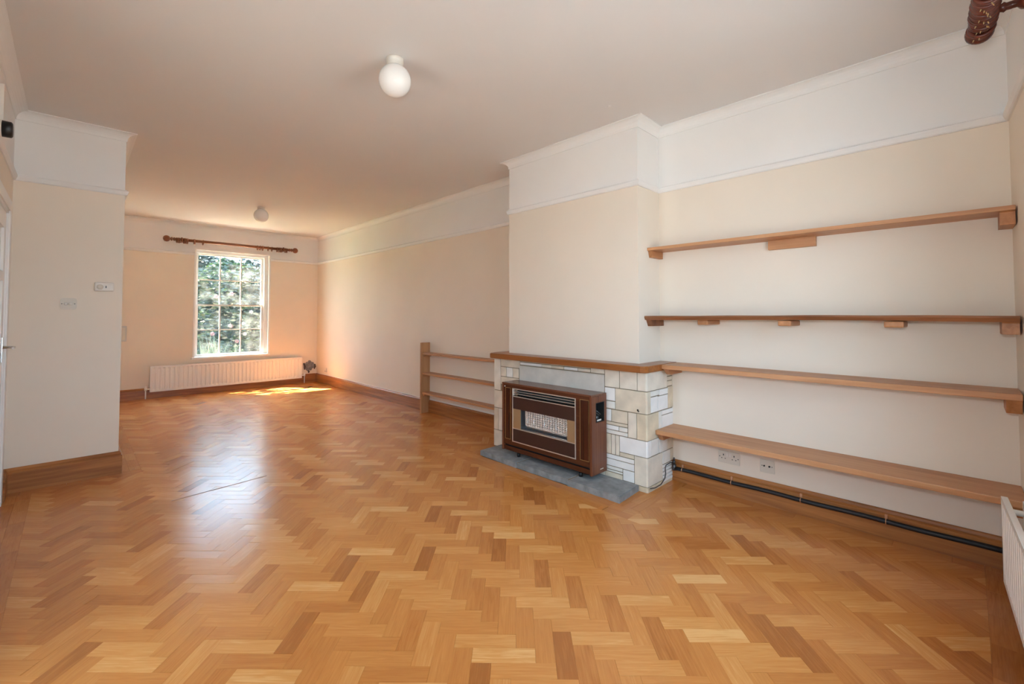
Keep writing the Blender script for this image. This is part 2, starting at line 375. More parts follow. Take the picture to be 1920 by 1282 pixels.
def npt(x): return (x, near_y(x))
CORN = (npt(W)[0], npt(W)[1]), (W, YC0), (WC, YC0), (WC, YC1), (W2, YC1), (W2, F), (XE, F), (XE, YP), (XL, YP), (XL, near_y(XL))
cove = [(0, ZT)]
cove += [(0, ZT - 0.064), (0.006, ZT - 0.064)]
for k in range(7):
    a = k/6*math.pi/2
    cove.append((0.006 + 0.054*(1 - math.cos(a)), ZT - 0.058 + 0.052*math.sin(a)))
cove += [(0.064, ZT - 0.006), (0.064, ZT)]
bm = nb(); sweep(bm, CORN, cove, closed=True); struct('trim_1', bm, M['white'])
rail = [(0, ZR), (0.008, ZR), (0.014, ZR + 0.006), (0.022, ZR + 0.026), (0.022, ZR + 0.034), (0.012, ZR + 0.040), (0.010, ZR + 0.046), (0, ZR + 0.046)]
bm = nb()
sweep(bm, [npt(NX1 + 0.05), npt(W), (W, YC0), (WC, YC0), (WC, YC1), (W2, YC1), (W2, F), (WX1 + 0.012, F)], rail)
sweep(bm, [(WX0 - 0.012, F), (XE, F), (XE, YP), (XL, YP), (XL, near_y(XL)), (XL, near_y(XL) + 0.01)], rail)
sweep(bm, [npt(NX1 + 0.02), npt(NX1 + 0.04)], rail)
struct('trim_2', bm, M['white'])
sk = [(0, 0), (0.022, 0), (0.022, 0.128), (0.017, 0.132), (0.018, 0.140), (0.012, 0.152), (0.006, ZS), (0, ZS)]
def skirting(name, path, m):
    bm = nb(); sweep(bm, path, sk); return struct(name, bm, m)
skirting('baseboard_right', [npt(W), (W, 1.592)], M['skirt'])
skirting('baseboard_rear_right', [(W2, 3.17), (W2, F - 0.001)], M['skirt'])
skirting('baseboard_back', [(W2 - 0.022, F), (XE, F)], M['skirtx'])
sk = [(0, 0), (0.022, 0), (0.022, 0.142), (0.016, 0.147), (0.017, 0.155), (0.011, 0.166), (0.006, 0.172), (0, 0.172)]
skirting('baseboard_partition', [(XE, F - 0.03), (XE, YP), (XL, YP), (XL, DY1 + 0.085)], M['skirtx'])
sk = [(0, 0), (0.022, 0), (0.022, 0.128), (0.017, 0.132), (0.018, 0.140), (0.012, 0.152), (0.006, ZS), (0, ZS)]
skirting('baseboard_left', [(XL, DY0 - 0.085), (XL, GY1_ + 0.01)], M['skirt'])
skirting('baseboard_front', [npt(XL + 0.03), npt(W - 0.03)], M['skirtx'])
# white painted bead above the rear skirting
bm = nb(); box(bm, W2 - 0.012, W2, 3.17, 4.86, 0.157, 0.178, bev=0.003); box(bm, W2 - 0.004, W2, 4.90, F - 0.05, 0.157, 0.166)
struct('trim_3', bm, M['gloss'])

# ------------------------------------------------------------------ parquet floor
bm = nb(); box(bm, XL - 0.3, W2 + 0.2, N - 0.8, F + 0.1, -0.06, -0.012)
floor = struct('floor', bm, plain('floor_bed', (0.10, 0.05, 0.02), 0.9))
L, BW, GAP = 0.2315, 0.0712, 0.0007
S2 = 1/math.sqrt(2)
def clip(poly, ax, val, keep_less):
    out = []
    for i in range(len(poly)):
        a, b_ = poly[i], poly[(i+1) % len(poly)]
        da = (val - a[ax]) if keep_less else (a[ax] - val); db = (val - b_[ax]) if keep_less else (b_[ax] - val)
        if da >= 0: out.append(a)
        if (da > 0) != (db > 0) and abs(da - db) > 1e-12:
            t = da/(da - db); out.append((a[0] + (b_[0]-a[0])*t, a[1] + (b_[1]-a[1])*t))
    return out
def area(p): return abs(sum(p[i][0]*p[(i+1)%len(p)][1] - p[(i+1)%len(p)][0]*p[i][1] for i in range(len(p))))/2 if len(p) > 2 else 0
def clip_rect(poly, r):
    for ax, v, k in ((0, r[0], False), (0, r[1], True), (1, r[2], False), (1, r[3], True)):
        poly = clip(poly, ax, v, k)
        if len(poly) < 3: return []
    return poly
def minus_rect(poly, r):
    if area(clip_rect(poly, r)) < 1e-5: return [poly]
    out = []; rest = poly
    for ax, v, less in ((0, r[0], True), (0, r[1], False), (1, r[2], True), (1, r[3], False)):
        q = clip(rest, ax, v, less)
        if area(q) > 4e-5: out.append(q)
        rest = clip(rest, ax, v, not less)
        if len(rest) < 3: break
    return out
BX0, BX1, BY0, BY1 = XL + 0.141, 3.175, -0.035, F - 0.022 - 0.142
HX, HY0, HY1 = 2.435, 1.475, 3.255                    # outer edge of the border round the hearth
blocks = []                                           # (polygon, origin, direction)
def add_block(poly, o, d, tint=None, sheen_bias=0.0): blocks.append((poly, o, d, tint, sheen_bias))
A0 = Vector((1.4208, 1.1181)); e1 = Vector((S2, -S2)); e2 = Vector((-S2, -S2))
holes = [(HX, 9, HY0, HY1), (-9, XE + 0.141, YP - 0.10, 99)]
for col in range(-16, 12):
    for k in range(-100, 60):
        for kind in (0, 1):
            o = A0 + Vector((math.sqrt(2)*L*col, -math.sqrt(2)*BW*k))
            # keep columns locked to the room, not to k
            if kind == 0: cs = [o, o + e1*L, o + e1*L + e2*BW, o + e2*BW]; dr = e1; oo = o
            else: oo = o - e1*BW; cs = [oo, oo + e1*BW, oo + e1*BW + e2*L, oo + e2*L]; dr = e2
            c = sum(cs, Vector((0, 0)))/4
            if not (BX0 - .3 < c.x < BX1 + .3 and BY0 - .3 < c.y < BY1 + .3): continue
            g = GAP/2; cc = [c + (p - c).normalized()*((p - c).length - g*1.4) for p in cs]
            poly = clip_rect([(p.x, p.y) for p in cc], (BX0, BX1, BY0, BY1))
            if area(poly) < 4e-5: continue
            ps = [poly]
            for h in holes: ps = [q for p in ps for q in minus_rect(p, h)]
            for q in ps: add_block(q, oo, dr, None, 0.07 if kind == 0 else -0.10)   # sheen put into the tint: one lay lighter, the other darker
def strip(x0, x1, y0, y1, along, width=0.0705, seg=0.232, tint=None):
    """border strips of blocks laid end to end"""
    g = GAP/2
    if along == 'Y':
        n = max(1, round((x1 - x0)/width)); w = (x1 - x0)/n
        for i in range(n):
            y = y0 - random.random()*seg
            while y < y1:
                a, b_ = max(y, y0), min(y + seg, y1)
                if b_ - a > 0.012: add_block([(x0+i*w+g, a+g), (x0+(i+1)*w-g, a+g), (x0+(i+1)*w-g, b_-g), (x0+i*w+g, b_-g)], Vector((x0+i*w, y)), Vector((0, 1)), tint)
                y += seg
    else:
        n = max(1, round((y1 - y0)/width)); w = (y1 - y0)/n
        for i in range(n):
            x = x0 - random.random()*seg
            while x < x1:
                a, b_ = max(x, x0), min(x + seg, x1)
                if b_ - a > 0.012: add_block([(a+g, y0+i*w+g), (b_-g, y0+i*w+g), (b_-g, y0+(i+1)*w-g), (a+g, y0+(i+1)*w-g)], Vector((x, y0+i*w)), Vector((1, 0)), tint)
                x += seg
strip(XL, BX0, near_y(XL) - .02, YP - 0.10, 'Y', tint=.33)
strip(XL, XE + 0.141, YP - 0.10, YP, 'X', tint=.25)
strip(XE, XE + 0.141, YP, F, 'Y', tint=.5)
strip(XE + 0.141, BX1, BY1, F, 'X', tint=.4)
strip(BX1, W, BY0, HY0, 'Y', width=0.1, tint=.38)
strip(BX1, W2, HY1, F, 'Y', tint=.4)
strip(BX0, W, near_y(0.0) - 0.05, BY0, 'X', width=0.12, tint=.12)
strip(HX, 2.60, 1.66, HY1, 'Y', width=0.085, tint=.4)
strip(HX, 2.58, HY0, 1.66, 'Y', width=0.085, tint=.4)
strip(2.58, W, HY0, 1.66, 'X', width=0.065, tint=.38)
strip(2.606, W2, 3.04, HY1, 'X', width=0.072, tint=.4)

def block_faces(bm, poly, o, d, tint, sheen_bias, uvl, cl, thick):
    t = random.random(); off = random.random()
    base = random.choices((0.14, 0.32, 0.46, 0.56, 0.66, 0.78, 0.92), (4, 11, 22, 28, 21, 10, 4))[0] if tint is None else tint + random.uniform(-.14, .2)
    base = min(1, max(0, base + sheen_bias + random.uniform(-.06, .06)))
    nrm = Vector((-d.y, d.x)); cx = sum(p[0] for p in poly)/len(poly); cy = sum(p[1] for p in poly)/len(poly)
    tx, ty = random.gauss(0, .0065), random.gauss(0, .0022); h = random.uniform(-.0003, .0002)
    def z(p):
        q = Vector((p[0]-cx, p[1]-cy)); return h + max(-.0008, min(.0006, q.dot(nrm)*tx + q.dot(d)*ty))
    A = [bm.verts.new((p[0], p[1], z(p))) for p in poly]; B = [bm.verts.new((p[0], p[1], -thick)) for p in poly]
    n = len(poly); fs = [bm.faces.new(A)]
    for i in range(n): fs.append(bm.faces.new((A[i], B[i], B[(i+1)%n], A[(i+1)%n])))
    for f in fs:
        for lp in f.loops:
            q = Vector((lp.vert.co.x - o.x, lp.vert.co.y - o.y))
            lp[uvl].uv = (q.dot(d), q.dot(nrm) + off)
            lp[cl] = (base, off, t, 1)
def px_area(poly):
    pr = [project((p[0], p[1], 0)) for p in poly]
    if any(p is None for p in pr): return 0
    if not any(-20 < p[0] < 1940 and -20 < p[1] < 1300 for p in pr): return 0
    # only what falls inside the frame counts
    q = clip_rect(pr, (0, 1920, 0, 1282)); return area(q) if len(q) > 2 else 0
blocks.sort(key=lambda b_: -px_area(b_[0]))
def blocks_mesh(name, bl, kind=None):
    bm = nb(); uvl = bm.loops.layers.uv.new('UVMap'); cl = bm.loops.layers.float_color.new('tint')
    for poly, o, d, t, bi in bl: block_faces(bm, poly, o, d, t, bi, uvl, cl, 0.0125)
    ob = link(name, bm, M['parquet'], floor)
    if kind: ob['kind'] = kind
    return ob
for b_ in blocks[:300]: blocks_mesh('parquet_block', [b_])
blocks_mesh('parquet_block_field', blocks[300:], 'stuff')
# opened joint where the two rooms meet
bm = nb(); prism(bm, [(0.50, 3.752), (1.10, 3.824), (1.10, 3.830), (0.50, 3.759)], -0.002, 0.0016)
o = link('joint_strip', bm, M['skirtx'], floor)

# ------------------------------------------------------------------ far sash window
YG = F + 0.10
w1 = group_struct('window_1', ((WX0 + WX1)/2, F + 0.1, WZ0))
def lining(bm):
    t = 0.012
    box(bm, WX0, WX0 + t, F - 0.004, F + 0.19, WZ0, WZ1); box(bm, WX1 - t, WX1, F - 0.004, F + 0.19, WZ0, WZ1)
    box(bm, WX0, WX1, F - 0.004, F + 0.19, WZ1 - t, WZ1)
    # box frame behind
    box(bm, WX0 + t, WX0 + 0.024, F + 0.05, F + 0.17, WZ0, WZ1 - t); box(bm, WX1 - 0.072, WX1 - t, F + 0.055, F + 0.17, WZ0, WZ1 - t)
    box(bm, WX0 + 0.024, WX1 - 0.072, F + 0.052, F + 0.17, WZ1 - 0.055, WZ1 - t)
    # thin bead round the opening on the wall face
    box(bm, WX0 - 0.014, WX0, F - 0.006, F + 0.004, WZ0 - 0.01, WZ1 + 0.014); box(bm, WX1, WX1 + 0.014, F - 0.006, F + 0.004, WZ0 - 0.01, WZ1 + 0.014)
    box(bm, WX0, WX1, F - 0.006, F + 0.004, WZ1, WZ1 + 0.014)
part('frame', M['gloss'], w1, lining)
part('sill', M['gloss'], w1, lambda bm: box(bm, WX0 - 0.03, WX1 + 0.02, F - 0.025, F + 0.20, WZ0 - 0.022, WZ0 + 0.008, bev=0.004))
SX0, SX1 = WX0 + 0.024, WX1 - 0.072
def sash(z0, z1, y, bot, top):
    st = 0.036
    s = part('sash', M['gloss'], w1, lambda bm: (box(bm, SX0, SX0 + st, y, y + 0.036, z0, z1), box(bm, SX1 - st, SX1, y, y + 0.036, z0, z1),
                                             box(bm, SX0 + st, SX1 - st, y, y + 0.036, z0, z0 + bot), box(bm, SX0 + st, SX1 - st, y, y + 0.036, z1 - top, z1)))
    gx0, gx1, gz0, gz1 = SX0 + st, SX1 - st, z0 + bot, z1 - top
    zm = (gz0 + gz1)/2; bw = 0.009
    xs = [gx0, gx0 + (gx1-gx0)/3, gx0 + 2*(gx1-gx0)/3, gx1]
    for x in xs[1:3]: part('glazing_bar', M['gloss'], s, lambda bm: box(bm, x - bw, x + bw, y + 0.004, y + 0.032, gz0, gz1))
    for i in range(3):
        part('glazing_bar', M['gloss'], s, lambda bm: box(bm, xs[i] + (bw if i else 0), xs[i+1] - (bw if i < 2 else 0), y + 0.006, y + 0.030, zm - bw, zm + bw))
    for i in range(3):
        for a, b_ in ((gz0, zm - bw), (zm + bw, gz1)):
            part('pane', M['glass'], s, lambda bm: box(bm, xs[i] + (bw if i else 0), xs[i+1] - (bw if i < 2 else 0), y + 0.017, y + 0.0172, a, b_))
    return s
sash(1.395, WZ1 - 0.045, YG + 0.018, 0.026, 0.036)
lo = sash(WZ0 + 0.012, 1.421, YG - 0.022, 0.034, 0.026)
part('sash_catch', M['brass'], lo, lambda bm: (box(bm, 1.91, 1.94, YG - 0.012, YG + 0.006, 1.421, 1.428), tube(bm, [(1.925, YG - 0.004, 1.425), (1.925, YG - 0.012, 1.445)], 0.006)))

# near window behind the radiator on the skewed wall (lights the near half of the room)
w2 = group_struct('window_2', NT @ Vector(((NX0 + NX1)/2, N - 0.1, NZ0)))
def lining2(bm):
    t = 0.014
    box(bm, NX0, NX0 + t, N - 0.24, N + 0.004, NZ0, NZ1); box(bm, NX1 - t, NX1, N - 0.24, N + 0.004, NZ0, NZ1); box(bm, NX0, NX1, N - 0.24, N + 0.004, NZ1 - t, NZ1)
    for a, b_ in ((NX0 + t, NX0 + 0.06), (NX1 - 0.06, NX1 - t)): box(bm, a, b_, N - 0.19, N - 0.14, NZ0, NZ1 - t)
    box(bm, NX0 + 0.06, NX1 - 0.06, N - 0.19, N - 0.14, NZ1 - 0.06, NZ1 - t); box(bm, NX0 + 0.06, NX1 - 0.06, N - 0.19, N - 0.14, NZ0, NZ0 + 0.05)
part('frame', M['gloss'], w2, lining2, tf=NT)
part('sill', M['gloss'], w2, lambda bm: box(bm, NX0 - 0.03, NX1 + 0.03, N - 0.24, N + 0.03, NZ0 - 0.024, NZ0 + 0.006, bev=0.004), tf=NT)
nw = (NX1 - NX0 - 0.12)
for k in (1, 2): part('glazing_bar', M['gloss'], w2, lambda bm: box(bm, NX0 + 0.06 + nw*k/3 - .012, NX0 + 0.06 + nw*k/3 + .012, N - 0.18, N - 0.15, NZ0 + .05, NZ1 - .06), tf=NT)
for i in range(3):
    part('pane', M['glass'], w2, lambda bm: box(bm, NX0 + 0.06 + nw*i/3 + (.012 if i else 0), NX0 + 0.06 + nw*(i+1)/3 - (.012 if i < 2 else 0), N - 0.1652, N - 0.165, NZ0 + .05, NZ1 - .06), tf=NT)
# glazed door added out of view in the left wall to brighten the alcove
d2 = group_struct('fill_light_door', (XL, (GY0_ + GY1_)/2, 0))
def fill_door_frame(bm):
    for a, b_ in ((GY0_, GY0_ + 0.035), (GY1_ - 0.035, GY1_)): box(bm, XL - 0.12, XL + 0.002, a, b_, 0.0, GZ1_)
    box(bm, XL - 0.12, XL + 0.002, GY0_ + 0.035, GY1_ - 0.035, GZ1_ - 0.035, GZ1_); box(bm, XL - 0.12, XL, GY0_, GY1_, -0.03, 0.0)
part('frame', M['gloss'], d2, fill_door_frame)
def fill_door_leaf(bm):
    a, b_ = GY0_ + 0.038, GY1_ - 0.038
    box(bm, XL - 0.10, XL - 0.06, a, a + 0.07, 0.005, GZ1_ - 0.04); box(bm, XL - 0.10, XL - 0.06, b_ - 0.07, b_, 0.005, GZ1_ - 0.04)
    for z0, z1 in ((0.005, 0.16), (GZ1_ - 0.12, GZ1_ - 0.04)): box(bm, XL - 0.10, XL - 0.06, a + 0.07, b_ - 0.07, z0, z1)
gl_ = part('door_leaf', M['gloss'], d2, fill_door_leaf)
part('pane', M['glass'], gl_, lambda bm: box(bm, XL - 0.0802, XL - 0.080, GY0_ + 0.108, GY1_ - 0.108, 0.16, GZ1_ - 0.12))
# sky portals in the openings
def portal(name, loc, rz, sx, sy):
    l = bpy.data.lights.new(name, 'AREA'); l.shape = 'RECTANGLE'; l.size = sx; l.size_y = sy; l.cycles.is_portal = True
    o = bpy.data.objects.new(name, l); C.objects.link(o); o.location = loc; o.rotation_euler = (math.radians(90), 0, rz)
portal('sky_portal', ((WX0+WX1)/2, F + 0.22, (WZ0+WZ1)/2), math.radians(180), WX1 - WX0, WZ1 - WZ0)
portal('sky_portal', NT @ Vector(((NX0+NX1)/2, N - 0.25, (NZ0+NZ1)/2)), SKEW, NX1 - NX0, NZ1 - NZ0)
portal('sky_portal', (XL - 0.11, (GY0_+GY1_)/2, GZ1_/2), math.radians(-90), GY1_ - GY0_, GZ1_)

# ------------------------------------------------------------------ door at the left edge
d1 = group_struct('door_1', (XL, (DY0 + DY1)/2, 0))
def architrave(bm):
    a = 0.075
    for y0, y1 in ((DY1, DY1 + a), (DY0 - a, DY0)):
        box(bm, XL, XL + 0.014, y0, y1, 0, DZ + a, bev=0.003)
    box(bm, XL, XL + 0.014, DY0, DY1, DZ, DZ + a, bev=0.003)
    for y0, y1 in ((DY1 - 0.02, DY1), (DY0, DY0 + 0.02)): box(bm, XL - 0.12, XL + 0.006, y0, y1, 0, DZ)
    box(bm, XL - 0.12, XL + 0.006, DY0, DY1, DZ - 0.02, DZ)
part('frame', M['gloss'], d1, architrave)
def leaf_fn(bm):
    y0, y1 = DY0 + 0.023, DY1 - 0.023; x0, x1 = XL - 0.042, XL - 0.002
    s = 0.10
    box(bm, x0, x1, y0, y0 + s, 0.006, DZ - 0.024); box(bm, x0, x1, y1 - s, y1, 0.006, DZ - 0.024)
    for z0, z1 in ((0.006, 0.2), (0.92, 1.06), (1.46, 1.52), (DZ - 0.13, DZ - 0.024)): box(bm, x0, x1, y0 + s, y1 - s, z0, z1)
    box(bm, x0 + 0.014, x1 - 0.014, y0 + s, y1 - s, 0.19, DZ - 0.12)
leaf = part('door_leaf', M['gloss'], d1, leaf_fn)
hy = DY1 - 0.085
def handle_fn(bm):
    box(bm, XL - 0.002, XL + 0.005, hy - 0.022, hy + 0.022, 0.94, 1.10, bev=0.002)
    tube(bm, [(XL + 0.004, hy, 1.035), (XL + 0.045, hy, 1.035), (XL + 0.055, hy - 0.012, 1.035), (XL + 0.056, hy - 0.11, 1.033)], [0.009, 0.008, 0.008, 0.007])
part('door_handle', M['chrome'], leaf, handle_fn)

# ------------------------------------------------------------------ fireplace
XS, YS0, YS1 = 2.885, 1.585, 3.177
fp = thing('fireplace_surround', (3.05, 2.38, 0), 'cream limestone fireplace surround of mixed blocks with dark joints', 'fireplace')
part('mortar_backing', M['mortar'], fp, lambda bm: (box(bm, XS + 0.006, WC, YS0 + 0.006, YS1 - 0.002, 0, 0.842), box(bm, WC, W, YS0 + 0.006, YC0, 0, 0.842), box(bm, WC, W2, YC1, YS1 - 0.002, 0, 0.842)))
def stone(fn, mi):
    bm = nb(); fn(bm)
    link('stone', bm, STONE[mi], fp)
FR = [ # y0,y1,z0,z1,material
 (1.664,1.803,.705,.842,0),(1.809,1.933,.705,.842,0),(1.939,2.062,.797,.842,0),
 (1.846,1.933,.604,.698,3),(1.846,1.933,.546,.598,2),
 (1.880,1.933,.452,.538,3),(1.743,1.874,.452,.538,1),(1.743,1.933,.427,.446,1),(1.816,1.933,.391,.421,3),(1.743,1.810,.391,.421,2),(1.743,1.933,.360,.385,2),(1.670,1.737,.360,.538,0),
 (1.884,1.933,.211,.354,1),(1.848,1.878,.211,.354,0),(1.812,1.842,.211,.354,0),(1.692,1.806,.211,.237,1),
 (1.692,1.933,.177,.205,3),(1.692,1.933,.124,.171,3),(1.787,1.933,.097,.118,2),(1.787,1.933,.079,.091,2),(1.787,1.933,.039,.073,1),(1.692,1.781,.042,.118,3),
 (1.787,1.933,.006,.033,1),(1.692,1.781,.006,.036,2),
 (3.091,3.177,.537,.842,0),(2.836,3.085,.764,.842,1),(3.013,3.085,.673,.758,1),(2.929,3.007,.673,.758,2),(2.848,2.923,.673,.758,1),(2.848,3.085,.600,.667,1),
 (3.068,3.177,.372,.531,0),(3.118,3.177,.165,.366,1),(3.066,3.112,.165,.366,0),(3.068,3.177,.012,.159,0),
 (2.848,3.062,.372,.594,0),(2.848,3.060,.165,.366,1),(2.848,3.062,.012,.159,0),
 (2.068,2.830,.825,.842,1),(2.574,2.830,.798,.819,3),(2.463,2.568,.798,.819,0),(2.332,2.457,.798,.819,1),(2.190,2.326,.798,.819,3),(2.068,2.184,.798,.819,0),
 (1.940,2.838,.645,.790,4),
 (1.939,2.300,.36,.638,0),(2.306,2.842,.36,.638,1),(1.939,2.200,.012,.354,0),(2.206,2.500,.012,.354,1),(2.506,2.842,.012,.354,0)]
for y0, y1, z0, z1, mi in FR:
    pr_ = random.uniform(-0.0015, 0.002)
    stone(lambda bm: box(bm, XS - pr_, XS + 0.03, y0, y1, z0, z1, bev=0.003), mi)
SD = [ # x0,x1,z0,z1
 (3.191,3.277,.786,.842,1),(3.191,3.277,.752,.780,1),(3.191,3.277,.711,.746,1),
 (2.943,3.065,.662,.698,2),(3.071,3.199,.656,.698,3),(2.943,3.042,.547,.655,3),(3.048,3.199,.547,.650,3),(3.205,3.277,.547,.705,5),
 (3.056,3.098,.360,.540,2),(3.104,3.277,.509,.540,3),(3.104,3.277,.360,.503,3),
 (2.944,3.056,.243,.354,2),(3.062,3.175,.243,.354,2),(3.181,3.277,.243,.354,1),
 (3.110,3.220,.150,.237,2),(3.226,3.277,.150,.237,1)]
SD += [(3.110, 3.277, .020 + .0252*k, .040 + .0252*k, 3) for k in range(5)]
for x0, x1, z0, z1, mi in SD:
    pr_ = random.uniform(-0.0015, 0.002)
    stone(lambda bm: box(bm, x0, x1, YS0 - pr_, YS0 + 0.03, z0, z1, bev=0.003), mi)
QU = [ # front extent y1, side extent x1, z0, z1
 (1.658,3.185,.705,.842,0),(1.840,2.937,.546,.699,1),(1.664,3.050,.360,.540,5),(1.806,2.938,.243,.354,3),(1.686,3.104,.040,.237,0),(1.686,3.277,.0,.034,5)]
for y1, x1, z0, z1, mi in QU:
    def q_fn(bm):
        c = 0.012
        poly = [(XS + c, YS0), (x1, YS0), (x1, YS0 + 0.03), (XS + 0.03, YS0 + 0.03), (XS + 0.03, y1), (XS, y1), (XS, YS0 + c), (XS + c*.3, YS0 + c*.3)]
        prism(bm, poly, z0, z1)
    stone(q_fn, mi)
# small iron hook in the stone and dark plug
part('iron_peg', M['dark'], fp, lambda bm: tube(bm, [(XS + 0.004, 1.652, .556), (XS - 0.012, 1.650, .564), (XS - 0.018, 1.648, .572)], [0.005, 0.005, 0.006]))

ms = thing('mantel_shelf', (2.95, 2.35, 0.842), 'polished reddish brown wooden mantel shelf on the stone fireplace', 'shelf')
MZ0, MZ1 = 0.842, 0.888
def mantel_fn(bm):
    x0 = 2.803; yn = 1.548; c = 0.03
    pts = [(W, yn), (W, YC0), (WC, YC0), (WC, YC1), (W2, YC1), (W2, 3.195), (2.92, 3.195), (x0, 3.145), (x0, yn + c*1.4), (x0 + c*.4, yn + c*.4), (x0 + c*1.4, yn)]
    prism(bm, pts, MZ0, MZ1)
    bmesh.ops.bevel(bm, geom=[e for e in bm.edges if abs(e.verts[0].co.z - e.verts[1].co.z) < 1e-4], offset=0.004, segments=2, affect='EDGES')
part('board', M['mantel'], ms, mantel_fn)

hs = thing('hearth_slab', (2.74, 2.33, 0), 'low grey stone hearth slab on the floor beneath the gas heater', 'hearth')
def slab(y0, y1, x0a, x0b):
    def fn(bm):
        n = 7; pts = []
        for i in range(n + 1):
            t = i/n; pts.append((x0a + (x0b - x0a)*t + random.uniform(-.004, .004), y0 + (y1 - y0)*t))
        poly = [(XS - 0.004, y0 + (0.02 if y0 < 1.7 else 0))] + pts + [(XS - 0.004, y1)]
        prism(bm, poly, 0.0, 0.044)
        bmesh.ops.bevel(bm, geom=[e for e in bm.edges if min(v.co.z for v in e.verts) > 0.04], offset=0.005, segments=2, affect='EDGES')
    return fn
part('slab', M['slate'], hs, slab(1.632, 2.064, 2.602, 2.598)); part('slab', M['slate'], hs, slab(2.072, 2.590, 2.606, 2.602)); part('slab', M['slate'], hs, slab(2.598, 3.06, 2.600, 2.610))
part('mortar_joint', M['mortar'], hs, lambda bm: (box(bm, 2.612, XS - 0.004, 2.060, 2.076, 0, 0.040), box(bm, 2.612, XS - 0.004, 2.586, 2.602, 0, 0.040)))

# ------------------------------------------------------------------ gas heater
HXF, HXB, HYA, HYB, HZ0, HZ1 = 2.692, 2.876, 1.913, 2.857, 0.082, 0.661
gh = thing('gas_heater', (2.78, 2.385, 0.044), 'vintage walnut-cased gas heater with white honeycomb radiant standing on the hearth', 'heater')
def casing(bm):
    t = 0.024
    box(bm, HXF - 0.004, HXB, HYB - t + 0.010, HYB, HZ0, HZ1 - 0.014, bev=0.003)
    # near side with a rectangular opening
    ox0, ox1, oz0, oz1 = 2.738, 2.848, 0.456, 0.600
    for a in ((HXF - 0.004, ox0, HZ0, HZ1 - 0.014), (ox1, HXB, HZ0, HZ1 - 0.014), (ox0, ox1, HZ0, oz0), (ox0, ox1, oz1, HZ1 - 0.014)):
        box(bm, a[0], a[1], HYA, HYA + 0.018, a[2], a[3])
    box(bm, HXB - 0.006, HXB, HYA + 0.018, HYB - 0.014, HZ0 + 0.02, HZ1 - 0.02)
part('casing', M['heater'], gh, casing)
part('top_panel', M['heatery'], gh, lambda bm: box(bm, HXF - 0.006, HXB, HYA - 0.001, HYB + 0.001, HZ1 - 0.014, HZ1, bev=0.004))
XF = HXF + 0.004
FY0, FY1, FZ0, FZ1 = 2.062, 2.734, 0.170, 0.621
def front_frame(bm):
    a = HYA + 0.018; b_ = HYB - 0.014
    box(bm, XF, XF + 0.014, a, b_, FZ1, HZ1 - 0.014)                 # top rail
    box(bm, XF, XF + 0.014, a, FY0, 0.136, FZ1); box(bm, XF, XF + 0.014, FY1, b_, 0.136, FZ1)
    box(bm, XF, XF + 0.014, FY0, FY1, 0.136, FZ0)
part('front_panel', M['heaterfront'], gh, front_frame)
part('base_rail', M['heaterfront'], gh, lambda bm: box(bm, XF + 0.004, XF + 0.02, HYA + 0.018, HYB - 0.014, HZ0 + 0.002, 0.120, bev=0.002))
part('base_slot', M['blackmat'], gh, lambda bm: box(bm, XF + 0.022, XF + 0.03, HYA + 0.018, HYB - 0.014, 0.10, 0.15))
for y0, y1, z0, z1 in ((1.942, 2.024, 0.177, 0.621), (2.757, 2.822, 0.181, 0.619)):
    ip = part('inlay_panel', M['inlay'], gh, lambda bm: box(bm, XF - 0.0012, XF, y0, y1, z0, z1))
    def line(bm):
        w = 0.0028
        box(bm, XF - 0.002, XF - 0.0012, y0, y0 + w, z0, z1); box(bm, XF - 0.002, XF - 0.0012, y1 - w, y1, z0, z1)
        box(bm, XF - 0.002, XF - 0.0012, y0 + w, y1 - w, z0, z0 + w); box(bm, XF - 0.002, XF - 0.0012, y0 + w, y1 - w, z1 - w, z1)
    part('gold_line', M['gold'], ip, line)
def trim(bm):
    w = 0.007; x0, x1 = XF - 0.006, XF + 0.006
    box(bm, x0, x1, FY0, FY0 + w, FZ0, FZ1); box(bm, x0, x1, FY1 - w, FY1, FZ0, FZ1)
    box(bm, x0, x1, FY0 + w, FY1 - w, FZ0, FZ0 + w); box(bm, x0, x1, FY0 + w, FY1 - w, FZ1 - w, FZ1)
    box(bm, x0, x1, FY0 + w, FY1 - w, 0.550, 0.556)
part('silver_frame', M['silver'], gh, trim)
iy0, iy1 = FY0 + 0.007, FY1 - 0.007
lv = part('outlet_grille', M['blackmat'], gh, lambda bm: box(bm, XF + 0.03, XF + 0.036, iy0, iy1, 0.556, FZ1 - 0.007))
for z in (0.574, 0.594): part('louvre', M['silver'], lv, lambda bm: box(bm, XF - 0.002, XF + 0.026, iy0, iy1, z, z + 0.0035))
for z in (0.562, 0.580, 0.600): part('deflector', M['chrome'], lv, lambda bm: box(bm, XF + 0.004, XF + 0.026, iy1 - 0.045, iy1 - 0.002, z, z + 0.009, bev=0.002))
part('upper_panel', M['brownpanel'], gh, lambda bm: box(bm, XF - 0.002, XF + 0.01, iy0, iy1, 0.449, 0.550))
part('lower_panel', M['brownpanel'], gh, lambda bm: box(bm, XF - 0.002, XF + 0.01, iy0, iy1, FZ0 + 0.007, 0.280))
RY0, RY1 = 2.144, 2.644
for y0, y1 in ((iy0, RY0), (RY1, iy1)): part('side_plate', M['tan'], gh, lambda bm: box(bm, XF, XF + 0.01, y0, y1, 0.286, 0.449))
part('lower_strip', M['silver'], gh, lambda bm: box(bm, XF - 0.003, XF + 0.01, iy0, iy1, 0.280, 0.286))
